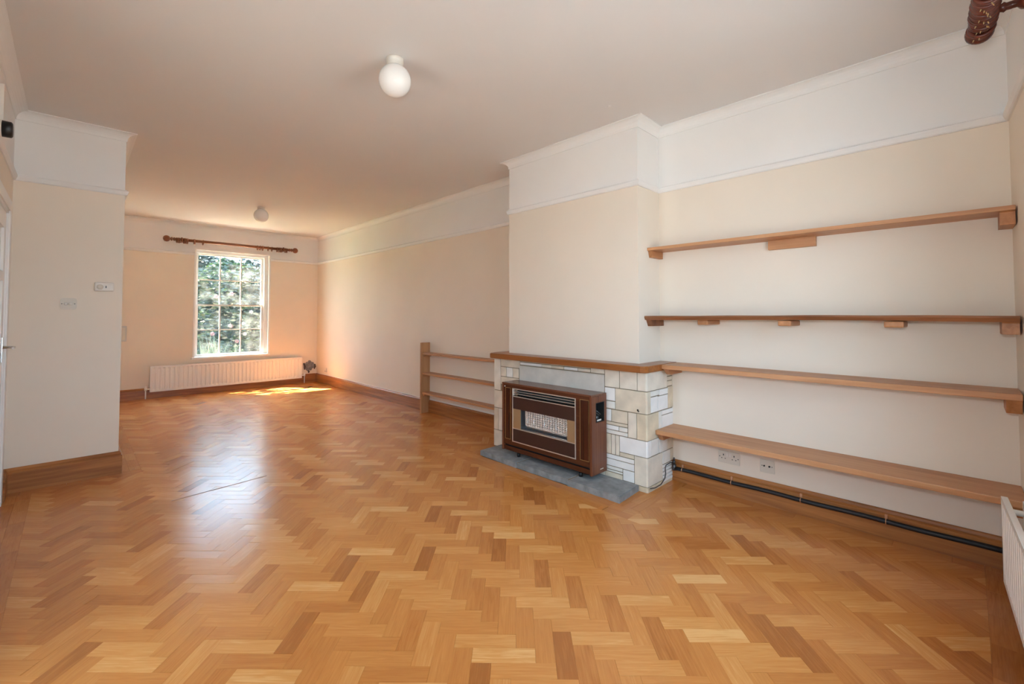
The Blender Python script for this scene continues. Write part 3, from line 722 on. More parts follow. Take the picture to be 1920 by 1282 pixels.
def firebox(bm):
    box(bm, XF + 0.05, XF + 0.055, RY0, RY1, 0.286, 0.449); box(bm, XF + 0.008, XF + 0.05, RY1 - 0.002, RY1, 0.286, 0.449); box(bm, XF + 0.008, XF + 0.05, RY0, RY0 + 0.002, 0.286, 0.449)
    box(bm, XF + 0.008, XF + 0.05, RY0 + 0.002, RY1 - 0.002, 0.286, 0.290); box(bm, XF + 0.008, XF + 0.05, RY0 + 0.002, RY1 - 0.002, 0.447, 0.449)
fb = part('firebox', M['steel'], gh, firebox)
# honeycomb radiant: a lattice of pale ceramic bars over dark holes
GY0, GY1, GZ0, GZ1 = 2.148, 2.588, 0.326, 0.446
part('radiant_back', M['holes'], fb, lambda bm: box(bm, XF + 0.024, XF + 0.030, GY0, GY1, GZ0, GZ1))
def lattice(bm):
    ny, nz = 17, 7
    for i in range(ny + 1):
        y = GY0 + (GY1 - GY0)*i/ny; box(bm, XF + 0.014, XF + 0.024, y - 0.0072, y + 0.0072, GZ0, GZ1)
    for i in range(nz + 1):
        z = GZ0 + (GZ1 - GZ0)*i/nz; box(bm, XF + 0.014, XF + 0.0238, GY0, GY1, z - 0.0046, z + 0.0046)
part('radiant', M['ceramic'], fb, lattice)
def guard(bm):
    for y in (2.154, 2.262, 2.382, 2.498, 2.56): tube(bm, [(XF + 0.006, y, 0.288), (XF + 0.006, y, 0.33), (XF + 0.009, y, 0.445)], 0.0014, 6)
    tube(bm, [(XF + 0.007, RY0 + 0.004, 0.318), (XF + 0.007, RY1 - 0.004, 0.318)], 0.0014, 6)
    tube(bm, [(XF + 0.006, RY0 + 0.004, 0.291), (XF + 0.006, RY1 - 0.004, 0.291)], 0.0018, 6)
part('guard_wire', M['chrome'], fb, guard)
# control recess in the near side
def recess(bm):
    ox0, ox1, oz0, oz1 = 2.738, 2.848, 0.456, 0.600; y0, y1 = HYA + 0.001, HYA + 0.07
    box(bm, ox0, ox1, y1 - 0.004, y1, oz0, oz1); box(bm, ox0, ox0 + 0.008, y0, y1, oz0, oz1); box(bm, ox1 - 0.008, ox1, y0, y1, oz0, oz1)
    box(bm, ox0, ox1, y0, y1, oz0, oz0 + 0.006); box(bm, ox0, ox1, y0, y1, oz1 - 0.006, oz1)
rc = part('control_recess', M['blackmat'], gh, recess)
part('control_lever', M['lead'], rc, lambda bm: (tube(bm, [(2.752, HYA + 0.03, 0.535), (2.80, HYA + 0.012, 0.500)], 0.004, 8), tube(bm, [(2.778, HYA + 0.03, 0.54), (2.815, HYA + 0.012, 0.505)], 0.004, 8),
      lathe(bm, (2.79, HYA + 0.05, 0.482), (0, -1, 0), [(0, 0.02), (0.03, 0.018), (0.034, 0.0)], 16)))
part('control_label', M['plastic'], rc, lambda bm: box(bm, 2.765, 2.815, HYA + 0.006, HYA + 0.009, 0.463, 0.474))
for y in (2.04, 2.69): part('foot', M['dark'], gh, lambda bm: lathe(bm, (2.725, y, 0.044), (0, 0, 1), [(0, 0.014), (0.03, 0.014), (0.03, 0.011), (0.045, 0.011)], 14))
for y in (2.04, 2.69): part('foot', M['dark'], gh, lambda bm: lathe(bm, (2.85, y, 0.044), (0, 0, 1), [(0, 0.014), (0.03, 0.014), (0.03, 0.011), (0.06, 0.011)], 14))
part('screw_cap', M['plastic'], gh, lambda bm: lathe(bm, (XF, 2.829, 0.628), (-1, 0, 0), [(0, 0.006), (0.003, 0.005), (0.004, 0)], 12))
part('maker_plate', M['silver'], gh, lambda bm: box(bm, 2.79, 2.83, HYA - 0.0012, HYA, 0.107, 0.114), label='small pale metal plate low on the near side')

# ------------------------------------------------------------------ alcove shelves
EN = near_y(3.15) + 0.004                             # near end of the shelves, against the front wall
def batten(bm, x0, x1, y0, y1, z0, z1, cut=0.02):
    prism(bm, [(x0, z1), (x0 + 0.006, z1 - 0.006), (x0 + cut, z0), (x1, z0), (x1, z1)], y0, y1, axis='Y')
s1 = thing('wall_shelf', (3.18, 0.76, 1.68), 'long pale oak plank shelf, topmost of the four in the alcove', 'shelf')
part('board', M['shelf'], s1, lambda bm: box(bm, 3.085, W, EN, YC0 - 0.001, 1.728, 1.750, bev=0.002))
part('bracket', M['shelfx'], s1, lambda bm: batten(bm, 3.098, W, YC0 - 0.030, YC0, 1.678, 1.728))
part('bracket', M['shelfx'], s1, lambda bm: batten(bm, 3.098, W, EN, EN + 0.050, 1.664, 1.728, 0.004))
part('bracket', M['shelf'], s1, lambda bm: box(bm, W - 0.032, W, 0.642, 0.906, 1.668, 1.728, bev=0.002))
s2 = thing('wall_shelf', (3.15, 0.76, 1.17), 'dark reddish shelf with a wavy waney front edge, second from the top in the alcove', 'shelf')
def live_fn(bm):
    n = 60; pts = []
    for i in range(n + 1):
        y = EN + (YC0 - 0.001 - EN)*i/n
        pts.append((3.035 + 0.008*math.sin(y*3.1) + 0.005*math.sin(y*7.7 + 1) + 0.0025*math.sin(y*19), y))
    A = []
    for x, y in pts:
        zt = 1.2385 + 0.0025*math.sin(y*2.3 + .5) + 0.001*math.sin(y*13); zb = 1.210 + 0.003*math.sin(y*2.9)
        A.append([bm.verts.new(p) for p in ((W, y, zt), (x + 0.004, y, zt), (x, y, (zt+zb)/2 + .004), (x + 0.010, y, zb), (W, y, zb))])
    for a, b_ in zip(A, A[1:]):
        for j in range(5): bm.faces.new((a[j], a[(j+1)%5], b_[(j+1)%5], b_[j]))
    bm.faces.new(A[0]); bm.faces.new(A[-1][::-1])
part('board', M['live'], s2, live_fn)
part('bracket', M['live'], s2, lambda bm: batten(bm, 3.06, W, YC0 - 0.032, YC0, 1.160, 1.209, 0.03))
part('bracket', M['shelfx'], s2, lambda bm: batten(bm, 3.06, W, EN, EN + 0.055, 1.152, 1.209, 0.004))
for y0, y1 in ((1.228, 1.30), (0.738, 0.809), (0.229, 0.310)):
    part('bracket', M['shelfx'], s2, lambda bm: (box(bm, 3.06, W, y0, y1, 1.176, 1.209, bev=0.008)))
s3 = thing('wall_shelf', (3.15, 0.7, 0.81), 'wide light oak shelf at mantel height, third from the top in the alcove', 'shelf')
part('board', M['shelf'], s3, lambda bm: box(bm, 3.028, W, EN, 1.547, 0.856, 0.886, bev=0.003))
part('bracket', M['shelfx'], s3, lambda bm: batten(bm, 3.05, W, 1.510, 1.546, 0.812, 0.856, 0.05))
part('bracket', M['shelfx'], s3, lambda bm: batten(bm, 3.05, W, EN, EN + 0.05, 0.79, 0.856, 0.04))
s4 = thing('wall_shelf', (3.14, 0.7, 0.34), 'broad light oak shelf above the sockets, lowest of the four in the alcove', 'shelf')
part('board', M['shelf'], s4, lambda bm: box(bm, 2.998, W, EN, YS0 - 0.003, 0.388, 0.420, bev=0.004))
part('bracket', M['shelfx'], s4, lambda bm: batten(bm, 3.02, W, YS0 - 0.036, YS0 - 0.003, 0.342, 0.388, 0.035))
part('bracket', M['shelfx'], s4, lambda bm: batten(bm, 3.02, W, EN, EN + 0.05, 0.33, 0.388, 0.035))

# ------------------------------------------------------------------ low open shelves beyond the fireplace
ls = thing('low_shelf_unit', (3.24, 4.0, 0), 'low open oak shelving with one upright post and three narrow boards beside the fireplace', 'shelf')
part('post', wood('post_oak', (0.52, 0.27, 0.12), (0.36, 0.16, 0.06), 'Z', 0.45, fine=40), ls, lambda bm: box(bm, 3.173, W2, 4.872, 4.897, 0, 0.893, bev=0.002))
for zt in (0.766, 0.515, 0.267):
    part('board', M['shelf'], ls, lambda bm: box(bm, 3.190, W2, 3.182, 4.872, zt - 0.024, zt, bev=0.002))
    part('bracket', M['shelfx'], ls, lambda bm: box(bm, 3.205, W2, 4.842, 4.872, zt - 0.050, zt - 0.024, bev=0.002))

# ------------------------------------------------------------------ gas pipe along the alcove skirting
gp = thing('gas_pipe', (3.24, 0.7, 0.08), 'black gas pipe clipped along the alcove skirting board', 'pipe')
pts = [(3.240, 1.556 - (1.556 - (N + 0.03))*i/24, 0.099 + 0.002*math.sin(i*.9)) for i in range(25)]
part('pipe', M['pipe'], gp, lambda bm: tube(bm, pts, 0.0135, 12))
for y in (1.50, 1.155, 0.746, 0.339):
    part('clip', M['copper'], gp, lambda bm: (torus(bm, (3.240, y, 0.099), (0, 1, 0), 0.0145, 0.003, 18, 6), box(bm, 3.245, 3.254, y - 0.006, y + 0.006, 0.112, 0.135)))
part('valve', M['lead'], gp, lambda bm: (tube(bm, [(3.238, 1.562, 0.085), (3.238, 1.562, 0.128)], 0.015, 12), tube(bm, [(3.238, 1.562, 0.128), (3.238, 1.562, 0.155)], 0.010, 10), torus(bm, (3.238, 1.562, 0.167), (0, 1, 0), 0.009, 0.003, 16, 6)))
wp = [(3.228, 1.562, 0.142), (3.198, 1.574, 0.145), (3.14, 1.576, 0.138), (3.128, 1.576, 0.122), (3.134, 1.576, 0.075), (3.122, 1.576, 0.050), (3.06, 1.576, 0.020), (2.97, 1.574, 0.020), (2.90, 1.574, 0.034)]
part('feed_tube', M['lead'], gp, lambda bm: tube(bm, wp, 0.0035, 8))

# ------------------------------------------------------------------ electrical plates
def plate_x(bm, y0, y1, z0, z1, t=0.008): box(bm, W - t, W, y0, y1, z0, z1, bev=0.003)
ds = thing('double_socket', (W, 1.18, 0.212), 'cream double power socket with two switches under the lowest alcove shelf', 'socket')
part('faceplate', M['plastic_cream'], ds, lambda bm: plate_x(bm, 1.108, 1.252, 0.212, 0.294))
for c in (1.215, 1.145):
    part('pin_hole', M['dark'], ds, lambda bm: (box(bm, W - 0.0086, W - 0.007, c - 0.003, c + 0.003, 0.262, 0.274), box(bm, W - 0.0086, W - 0.007, c + 0.008, c + 0.015, 0.242, 0.247), box(bm, W - 0.0086, W - 0.007, c - 0.015, c - 0.008, 0.242, 0.247)))
for c in (1.189, 1.171): part('rocker_switch', M['plastic'], ds, lambda bm: box(bm, W - 0.012, W - 0.006, c - 0.006, c + 0.006, 0.260, 0.284, bev=0.002))
for c in (1.241, 1.119): part('screw', M['lead'], ds, lambda bm: lathe(bm, (W - 0.0075, c, 0.254), (-1, 0, 0), [(0, 0.004), (0.0015, 0.003), (0.0018, 0)], 10))
av = thing('aerial_socket', (W, 0.94, 0.211), 'cream single aerial outlet plate with two round holes right of the double socket', 'socket')
part('faceplate', M['plastic_cream'], av, lambda bm: plate_x(bm, 0.897, 0.983, 0.208, 0.292))
for c, r in ((0.957, .0055), (0.926, .006)): part('outlet', M['dark'], av, lambda bm: lathe(bm, (W - 0.0075, c, 0.252), (-1, 0, 0), [(0, r), (0.004, r), (0.004, r*.5), (0.002, 0)], 14))
for c in (0.970, 0.911): part('screw', M['lead'], av, lambda bm: lathe(bm, (W - 0.0075, c, 0.252), (-1, 0, 0), [(0, 0.0032), (0.0015, 0.003), (0.0018, 0)], 10))

lsw = thing('light_switch', (-0.02, YP, 1.282), 'cream dimmer switch plate with two round knobs on the left partition', 'switch')
def sw_plate(bm):
    cx, cz, w, h = -0.0205, 1.3265, 0.045, 0.0445; pts = []
    for i in range(32):
        a = 2*math.pi*i/32; ca, sa = math.cos(a), math.sin(a); p = 5
        pts.append((cx + w*math.copysign(abs(ca)**(2/p), ca), cz + h*math.copysign(abs(sa)**(2/p), sa)))
    prism(bm, pts, YP - 0.008, YP, axis='Y')
part('faceplate', M['plastic_cream'], lsw, sw_plate)
for cx in (-0.034, -0.009): part('knob', M['plastic'], lsw, lambda bm: lathe(bm, (cx, YP - 0.007, 1.327), (0, -1, 0), [(0, 0.011), (0.014, 0.010), (0.016, 0.007), (0.016, 0)], 18))
for cx in (-0.056, 0.013): part('screw', M['lead'], lsw, lambda bm: lathe(bm, (cx, YP - 0.0075, 1.327), (0, -1, 0), [(0, 0.0035), (0.0015, 0.003), (0.0018, 0)], 10))
th = thing('room_thermostat', (0.175, YP, 1.425), 'white rectangular room thermostat on the left partition, right of and above the switch', 'thermostat')
TZ0, TZ1, TX0, TX1 = 1.428, 1.497, 0.118, 0.232
part('case', M['plastic'], th, lambda bm: box(bm, TX0, TX1, YP - 0.026, YP, TZ0, TZ1, bev=0.010))
part('dial', M['plastic_cream'], th, lambda bm: lathe(bm, (0.150, YP - 0.025, 1.460), (0, -1, 0), [(0, 0.020), (0.006, 0.018), (0.007, 0)], 22))
part('slider', M['lead'], th, lambda bm: box(bm, 0.181, 0.187, YP - 0.029, YP - 0.025, 1.452, 1.470, bev=0.002))
part('scale_bar', M['plastic_cream'], th, lambda bm: box(bm, 0.195, 0.222, YP - 0.0272, YP - 0.025, 1.476, 1.481))
sn = thing('alarm_sensor', (XL, 3.665, 2.21), 'small round alarm sensor with a black front under white trunking at the far left', 'sensor')
part('base', M['plastic'], sn, lambda bm: lathe(bm, (XL, 3.665, 2.258), (1, 0, 0), [(0, 0.050), (0.022, 0.048), (0.024, 0.044), (0.024, 0)], 24))
part('sensor_head', M['dark'], sn, lambda bm: lathe(bm, (XL + 0.024, 3.665, 2.258), (1, 0, 0), [(0, 0.044), (0.034, 0.043), (0.040, 0.036), (0.040, 0)], 24))
bm = nb(); box(bm, XL, XL + 0.026, 3.69, 3.74, 2.312, 2.515, bev=0.003)
tag(link('cable_trunking', bm, M['plastic']), 'short white cable trunking running up the wall above the alarm sensor', 'trunking')
bp_ = thing('wall_plate', (0.53, F, 0.86), 'pale grey blank plate on the far wall at the partition edge', 'plate')
part('faceplate', plain('pale_grey_plastic', (0.55, 0.55, 0.52), 0.4), bp_, lambda bm: box(bm, 0.40, 0.575, F - 0.010, F, 0.86, 1.085, bev=0.006))
part('lip', M['plastic_cream'], bp_, lambda bm: box(bm, 0.415, 0.56, F - 0.0125, F - 0.010, 0.885, 1.06, bev=0.001))
ph = thing('telephone_socket', (W2, 8.17, 0.21), 'tiny white telephone socket low on the right wall near the far corner', 'socket')
part('faceplate', M['plastic'], ph, lambda bm: box(bm, W2 - 0.02, W2, 8.135, 8.205, 0.215, 0.285, bev=0.003))
part('port', M['dark'], ph, lambda bm: box(bm, W2 - 0.0205, W2 - 0.019, 8.155, 8.175, 0.225, 0.24))
# patch of broken plaster by the far corner
wh = thing('plaster_patch', (3.17, F, 0.20), 'ragged grey patch of broken plaster with pipe stub beside the far radiator', 'patch')
def patch_fn(bm):
    pts = []
    for i in range(26):
        a = 2*math.pi*i/26; r = random.uniform(0.82, 1.16)
        pts.append((3.172 + 0.092*r*math.cos(a), 0.305 + 0.088*r*math.sin(a)))
    prism(bm, pts, F - 0.012, F, axis='Y')
part('rough_plaster', M['rubble'], wh, patch_fn)
for a, b_ in (((3.072, 0.36), (3.085, 0.24)), ((3.27, 0.33), (3.26, 0.24)), ((3.15, 0.215), (3.158, 0.175))):
    part('broken_edge', M['brick'], wh, lambda bm: tube(bm, [(a[0], F - 0.008, a[1]), ((a[0]+b_[0])/2 + 0.008, F - 0.02, (a[1]+b_[1])/2), (b_[0], F - 0.008, b_[1])], [0.012, 0.017, 0.01], 8))
part('pipe_stub', M['rubble'], wh, lambda bm: lathe(bm, (3.165, F - 0.010, 0.30), (0, -1, 0), [(0, 0.055), (0.01, 0.052), (0.014, 0.03), (0.014, 0)], 20))

# ------------------------------------------------------------------ radiators
def fluted(bm, x0, x1, yb, yf, z0, z1, pitch):
    """pressed panel: front at yf, flutes between flat borders"""
    n = max(4, round((x1 - x0 - 0.04)/pitch)); p = (x1 - x0 - 0.04)/n
    s = 1 if yf > yb else -1; dep = 0.012*s
    xs = [(x0, yf)]
    for i in range(n):
        a = x0 + 0.02 + i*p
        xs += [(a + p*.08, yf), (a + p*.30, yf - dep), (a + p*.62, yf - dep), (a + p*.84, yf)]
    xs.append((x1, yf)); rows = [z0, z0 + 0.022, z0 + 0.040, z1 - 0.040, z1 - 0.022, z1]
    g = []
    for j, z in enumerate(rows):
        flat = j in (0, 1, 4, 5); g.append([bm.verts.new((x, yf if flat else y, z)) for x, y in xs])
    for a, b_ in zip(g, g[1:]):
        for i in range(len(xs) - 1): bm.faces.new((a[i], a[i+1], b_[i+1], b_[i]))
    box(bm, x0, x1, yb, yf - dep*1.6, z0 + 0.004, z1 - 0.004)
    # rolled edges
    for z in (z0, z1): box(bm, x0, x1, yf - dep*1.6, yf, z - 0.001, z + 0.001)
    for x in (x0, x1): box(bm, x - 0.001, x + 0.001, yf - dep*1.6, yf, z0, z1)
def valve(bm, x, y, z0, zv, dx):
    tube(bm, [(x, y, z0), (x, y, zv)], 0.0085, 10)
    tube(bm, [(x, y, zv - 0.01), (x, y, zv + 0.03)], [0.016, 0.016], 12); tube(bm, [(x, y, zv + 0.01), (x + dx, y, zv + 0.01)], 0.011, 10)
    lathe(bm, (x, y, zv + 0.03), (0, 0, 1), [(0, 0.015), (0.02, 0.014), (0.024, 0)], 14)
r1 = thing('radiator', (1.93, F - 0.05, 0), 'long low cream panel radiator under the far sash window', 'radiator')
part('panel', M['radiator'], r1, lambda bm: fluted(bm, 0.848, 3.02, F - 0.045, F - 0.066, 0.097, 0.478, 0.057))
for x in (1.05, 2.82): part('wall_bracket', M['radiator'], r1, lambda bm: box(bm, x - 0.02, x + 0.02, F - 0.045, F, 0.15, 0.42))
part('valve', M['radiator'], r1, lambda bm: valve(bm, 0.800, F - 0.055, 0.0, 0.135, 0.05)); part('valve', M['radiator'], r1, lambda bm: valve(bm, 3.068, F - 0.055, 0.0, 0.135, -0.05))
r2 = thing('radiator', NT @ Vector((1.9, N + 0.08, 0)), 'white double panel radiator at the right edge beneath the near window', 'radiator')
RX0, RX1 = 1.10, 2.80
part('panel', M['radiator'], r2, lambda bm: (fluted(bm, RX0, RX1, N + 0.085, N + 0.106, 0.132, 0.482, 0.052), box(bm, RX0, RX1, N + 0.085, N + 0.106, 0.470, 0.482, bev=0.004)), tf=NT)
part('panel', M['radiator'], r2, lambda bm: box(bm, RX0, RX1, N + 0.030, N + 0.046, 0.132, 0.480, bev=0.004), tf=NT)
for z in (0.452, 0.160): part('connector', M['radiator'], r2, lambda bm: tube(bm, [(RX1 - 0.09, N + 0.04, z), (RX1 - 0.09, N + 0.09, z)], 0.012, 12), tf=NT)
for x in (RX0 + 0.25, RX1 - 0.25): part('wall_bracket', M['radiator'], r2, lambda bm: box(bm, x - 0.02, x + 0.02, N, N + 0.03, 0.2, 0.42), tf=NT)
for x, dx in ((RX0 - 0.05, 0.06),): part('valve', M['radiator'], r2, lambda bm: valve(bm, x, N + 0.065, 0.0, 0.16, dx), tf=NT)

# ------------------------------------------------------------------ curtain poles and rings
PZ = 2.412; PY = F - 0.105
pole = thing('curtain_pole', (1.93, PY, PZ), 'dark wooden curtain pole with ball finials above the far window', 'curtain pole')
part('rod', M['polefar'], pole, lambda bm: tube(bm, [(1.10, PY, PZ), (2.76, PY, PZ)], 0.022, 16))
fin = [(0, 0.022), (0.008, 0.027), (0.016, 0.027), (0.022, 0.016), (0.030, 0.016), (0.036, 0.030), (0.046, 0.030), (0.054, 0.017), (0.060, 0.018), (0.070, 0.034), (0.086, 0.045), (0.104, 0.048), (0.122, 0.045), (0.138, 0.033), (0.148, 0.015), (0.150, 0)]
part('finial', M['polefar'], pole, lambda bm: lathe(bm, (1.105, PY, PZ), (-1, 0, 0), fin, 20)); part('finial', M['polefar'], pole, lambda bm: lathe(bm, (2.755, PY, PZ), (1, 0, 0), fin, 20))
def bracket(bm, x, y0, y1, z, tfm=None):
    d = 1 if y1 > y0 else -1; ln = abs(y1 - y0)
    lathe(bm, (x, y0, z), (0, d, 0), [(0, 0.036), (0.010, 0.036), (0.014, 0.024), (0.022, 0.030), (0.034, 0.026), (0.044, 0.015), (ln*.62, 0.014), (ln*.68, 0.019), (ln*.76, 0.014), (ln - 0.012, 0.012), (ln, 0.012)], 18)
for x in (1.19, 2.66): part('bracket', M['polefar'], pole, lambda bm: (bracket(bm, x, F, PY + 0.016, PZ), torus(bm, (x, PY, PZ), (1, 0, 0), 0.030, 0.010, 22, 8)))
far_rings = [1.125, 1.143, 1.160, 1.215, 1.228, 1.241, 1.254, 1.267, 1.345, 1.357, 1.465, 2.245, 2.285, 2.325, 2.41, 2.47, 2.555, 2.585, 2.610, 2.625, 2.690, 2.715]
def ring_bm(c, R, r, tilt, ay=0.0):
    bm = nb()
    torus(bm, (0, 0, 0), (1, 0, 0), R, r, 24, 8)
    tube(bm, [(0, 0, -R - r*.8), (0, 0, -R - r - 0.002)], 0.002, 6, mi=1); torus(bm, (0, 0, -R - r - 0.004), (0, 1, 0), 0.0026, 0.0012, 10, 5, mi=1)
    bmesh.ops.transform(bm, matrix=Matrix.Translation(c) @ Matrix.Rotation(ay, 4, 'Z') @ Matrix.Rotation(tilt, 4, 'X'), verts=bm.verts)
    return bm
proto = None
for x in far_rings:
    if proto is None:
        proto = link('curtain_ring', ring_bm((x, PY, PZ - 0.014), 0.037, 0.0066, 0), [M['polefar'], M['brass']], origin=(x, PY, PZ - 0.014)); o = proto
    else:
        o = proto.copy(); C.objects.link(o); o.location = (x, PY, PZ - 0.014); o.rotation_euler = (random.uniform(-.15, .15), 0, random.uniform(-.12, .12))
    tag(o, 'dark wooden curtain ring hanging on the pole above the far window', 'curtain ring', 'rings on the far curtain pole')

NO = 0.133; NZp = 2.425
def nloc(x, dy=0.0, dz=0.0): return NT @ Vector((x, N + NO + dy, NZp + dz))
pole2 = thing('curtain_pole', nloc(1.9), 'thick glossy mahogany curtain pole with a turned bracket at the top right corner', 'curtain pole')
part('rod', M['pole'], pole2, lambda bm: tube(bm, [(0.85, N + NO, NZp), (2.66, N + NO, NZp)], 0.0215, 18), tf=NT)
fin2 = [(0, 0.022), (0.010, 0.022), (0.011, 0.037), (0.017, 0.042), (0.028, 0.045), (0.038, 0.044), (0.046, 0.036), (0.050, 0.02), (0.051, 0)]
part('finial', M['pole'], pole2, lambda bm: lathe(bm, (2.668, N + NO, NZp), (1, 0, 0), fin2, 24), tf=NT)
part('finial', M['pole'], pole2, lambda bm: lathe(bm, (0.855, N + NO, NZp), (-1, 0, 0), fin2, 24), tf=NT)
for x in (2.535, 1.0):
    part('bracket', M['pole'], pole2, lambda bm: (bracket(bm, x, N, N + NO - 0.018, NZp), torus(bm, (x, N + NO, NZp), (1, 0, 0), 0.030, 0.011, 24, 8)), tf=NT)
proto = None; ax = SKEW
near_rings = [2.36 + 0.0148*k for k in range(16)] + [2.632, 2.648]
for k, x in enumerate(near_rings):
    c = nloc(x, random.uniform(-.003, .003), -0.010 + random.uniform(-.002, .002))
    if proto is None:
        proto = link('curtain_ring', ring_bm((0, 0, 0), 0.0345, 0.0075, 0), [M['pole'], M['brass']], origin=(0, 0, 0)); o = proto
    else:
        o = proto.copy(); C.objects.link(o)
    o.location = c; o.rotation_euler = (random.uniform(-.5, .5), 0, ax + random.uniform(-.03, .03))
    tag(o, 'glossy mahogany curtain ring stacked on the pole at the top right corner', 'curtain ring', 'rings on the near curtain pole')

# ------------------------------------------------------------------ ceiling lights
def lamp(x, y, zc, r, label, neck):
    t = thing('ceiling_light', (x, y, ZT), label, 'ceiling light')
    part('base', M['plastic'], t, lambda bm: lathe(bm, (x, y, ZT), (0, 0, -1), [(0, neck), (0.006, neck + 0.001), (0.026, neck), (0.027, neck - 0.003), (ZT - zc - r*.82, neck - 0.004)], 28), label='white plastic base')
    def g(bm):
        prof = []
        for k in range(22):
            a = -math.pi/2 + 0.42 + (math.pi - 0.42)*k/21
            prof.append((ZT - zc + r*1.0*math.sin(a), r*math.cos(a) if k < 21 else 0))
        lathe(bm, (x, y, ZT), (0, 0, -1), prof, 32)
    part('globe', M['opal'], t, g, smooth=True)
lamp(1.283, 2.255, 2.575, 0.090, 'opal glass globe ceiling light nearer the camera with white base', 0.048)
lamp(1.80, 6.68, 2.592, 0.090, 'opal glass globe ceiling light towards the far window', 0.048)
part('blanking_cap', M['ceil'], ceil, lambda bm: lathe(bm, (2.643, 1.722, ZT), (0, 0, -1), [(0, 0.014), (0.003, 0.012), (0.004, 0)], 16))

# ------------------------------------------------------------------ garden outside
bm = nb(); box(bm, -5, 9, F + 0.26, 10.4, -0.14, -0.06); tag(link('bounce_terrace', bm, plain('bounce_slab_stone', (0.66, 0.60, 0.50), 0.85, var=.15)), 'pale stone slab added unseen outside the far window to bounce sunlight in', 'bounce_terrace')  # pale reflecting slab added so sunlight bounces up to the far ceiling
bm = nb(); box(bm, -16, 20, F + 0.3, 40, -0.4, -0.15); tag(link('lawn', bm, M['grass']), 'green lawn outside the far window', 'lawn')
bm = nb(); box(bm, -16, 20, -30, N - 0.45, -0.4, -0.15); box(bm, -16, XL - 0.2, N - 0.45, F - 0.4, -0.4, -0.15); tag(link('forecourt', bm, M['paving']), 'grey paved forecourt outside the near window', 'paving')
bm = nb(); box(bm, XL - 1.15, XL - 0.12, 0.9, 4.6, 2.30, 2.40)  # unseen canopy added to block direct sun at the added left door
tag(link('sun_block_canopy', bm, M['sun_block']), 'flat canopy added out of view to keep sun out of the added left door', 'canopy')
def foliage(bm, c, rad, n, size, flat=0.0):
    c = Vector(c)
    for _ in range(n):
        d = Vector((random.gauss(0,1), random.gauss(0,1), random.gauss(0,1))).normalized()
        rr = random.uniform(0.55, 1.0)**0.6 * (1 + 0.16*math.sin(d.x*7 + c.x) + 0.12*math.sin(d.z*9 + d.y*5))
        p = c + Vector((d.x*rad[0], d.y*rad[1], d.z*rad[2]))*rr
        if p.z < -0.12: continue
        ax_ = Vector((random.gauss(0,1), random.gauss(0,1), random.gauss(0,.6))).normalized(); s = size*random.uniform(.6, 1.4)
        u, w, _d = frame_of(ax_ + d*0.7)
        a = bm.verts.new(p - u*s); b_ = bm.verts.new(p + w*s*.45 + _d*s*.12); e = bm.verts.new(p + u*s); f = bm.verts.new(p - w*s*.45 + _d*s*.12)
        bm.faces.new((a, b_, e, f))
def shrub(name, loc, lobes, n, size, m, label, cat, trunk=None):
    t = thing(name, loc, label, cat, None)
    bm = nb()
    for c, r in lobes: foliage(bm, (loc[0]+c[0], loc[1]+c[1], loc[2]+c[2]), r, n, size)
    o = link('foliage', bm, M[m], t); o['kind'] = 'stuff'
    def tr(bm):
        for c, r in lobes:
            tube(bm, [(loc[0], loc[1], loc[2]), (loc[0]+c[0]*.5, loc[1]+c[1]*.5, loc[2]+c[2]*.5), (loc[0]+c[0], loc[1]+c[1], loc[2]+c[2])], [0.05, 0.035, 0.015], 7)
    part('stem', M['bark'], t, tr)
    return t
G0 = -0.15
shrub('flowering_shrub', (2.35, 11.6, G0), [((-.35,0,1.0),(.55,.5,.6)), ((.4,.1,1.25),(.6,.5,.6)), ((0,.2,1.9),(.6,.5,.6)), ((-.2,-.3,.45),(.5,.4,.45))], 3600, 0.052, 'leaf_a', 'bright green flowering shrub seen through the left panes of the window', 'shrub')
shrub('rose_bush', (3.35, 12.0, G0), [((0,0,1.0),(.7,.5,.8)), ((.3,.1,1.9),(.6,.5,.6)), ((-.3,-.2,1.8),(.5,.4,.5))], 3400, 0.052, 'leaf_b', 'darker green rose bush seen through the middle and right panes', 'shrub')
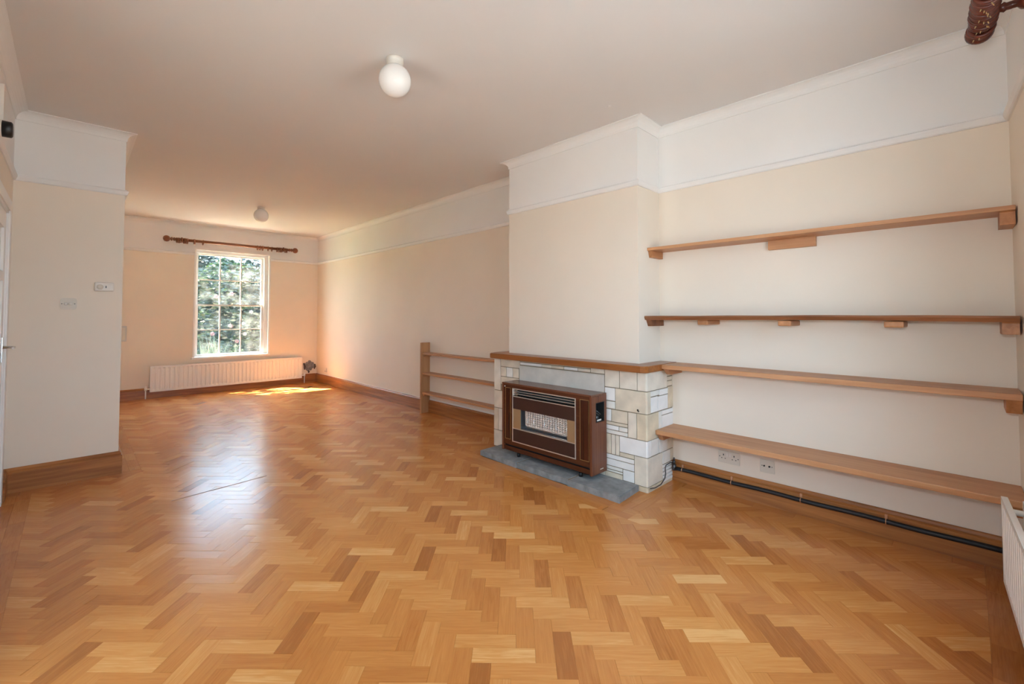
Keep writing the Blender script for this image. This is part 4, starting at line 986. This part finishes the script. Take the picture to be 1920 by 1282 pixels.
shrub('hedge', (2.6, 13.6, G0), [((-1.6,0,1.3),(1.1,.6,1.4)), ((0,0,1.5),(1.1,.6,1.5)), ((1.6,0,1.4),(1.2,.6,1.5)), ((3.2,0,1.4),(1.2,.6,1.5))], 6500, 0.08, 'leaf_b', 'tall dark hedge behind the shrubs beyond the far window', 'hedge')
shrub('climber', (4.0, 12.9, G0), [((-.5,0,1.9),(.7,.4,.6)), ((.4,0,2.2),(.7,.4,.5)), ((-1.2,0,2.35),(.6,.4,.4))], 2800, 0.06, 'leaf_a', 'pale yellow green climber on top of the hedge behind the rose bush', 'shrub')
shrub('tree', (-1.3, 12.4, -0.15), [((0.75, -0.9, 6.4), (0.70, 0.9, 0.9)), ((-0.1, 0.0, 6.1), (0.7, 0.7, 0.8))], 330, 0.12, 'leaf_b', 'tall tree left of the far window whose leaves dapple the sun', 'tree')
sp = thing('strappy_plant', (2.0, 10.6, G0), 'clump of long strappy leaves low in the left pane outside the window', 'plant')
def blades(bm):
    for _ in range(420):
        a = random.uniform(0, 2*math.pi); ln = random.uniform(.5, 1.0); sp_ = random.uniform(.2, .75); b0 = Vector((2.0 + random.gauss(0, .15), 10.6 + random.gauss(0, .12), G0))
        d = Vector((math.cos(a), math.sin(a), 0)); side = Vector((-d.y, d.x, 0))*0.011; prev = None
        for k in range(5):
            t = k/4; p = b0 + d*(sp_*ln*t) + Vector((0, 0, ln*(1.35*t - .75*t*t*sp_*1.4))); w = 1 - t*.9
            cur = (bm.verts.new(p - side*w), bm.verts.new(p + side*w))
            if prev: bm.faces.new((prev[0], prev[1], cur[1], cur[0]))
            prev = cur
part('blade', M['leaf_c'], sp, blades)['kind'] = 'stuff'
def flower(x, y, z, m):
    bm = nb()
    for k in range(5):
        a = 2*math.pi*k/5; bmesh.ops.create_icosphere(bm, subdivisions=1, radius=0.024, matrix=Matrix.Translation((x + .022*math.cos(a), y - .012, z + .022*math.sin(a))))
    return bm
for i in range(9):
    x, y, z = random.uniform(1.9, 2.9), 11.05 + random.uniform(-.1, .1), random.uniform(.6, 1.7)
    o = link('rose_flower', flower(x, y, z, 0), M['petal'] if i % 3 else M['petalw'], origin=(x, y, z))
    tag(o, 'pink or white blossom on the bushes outside the far window', 'flower', 'blossoms outside the far window')
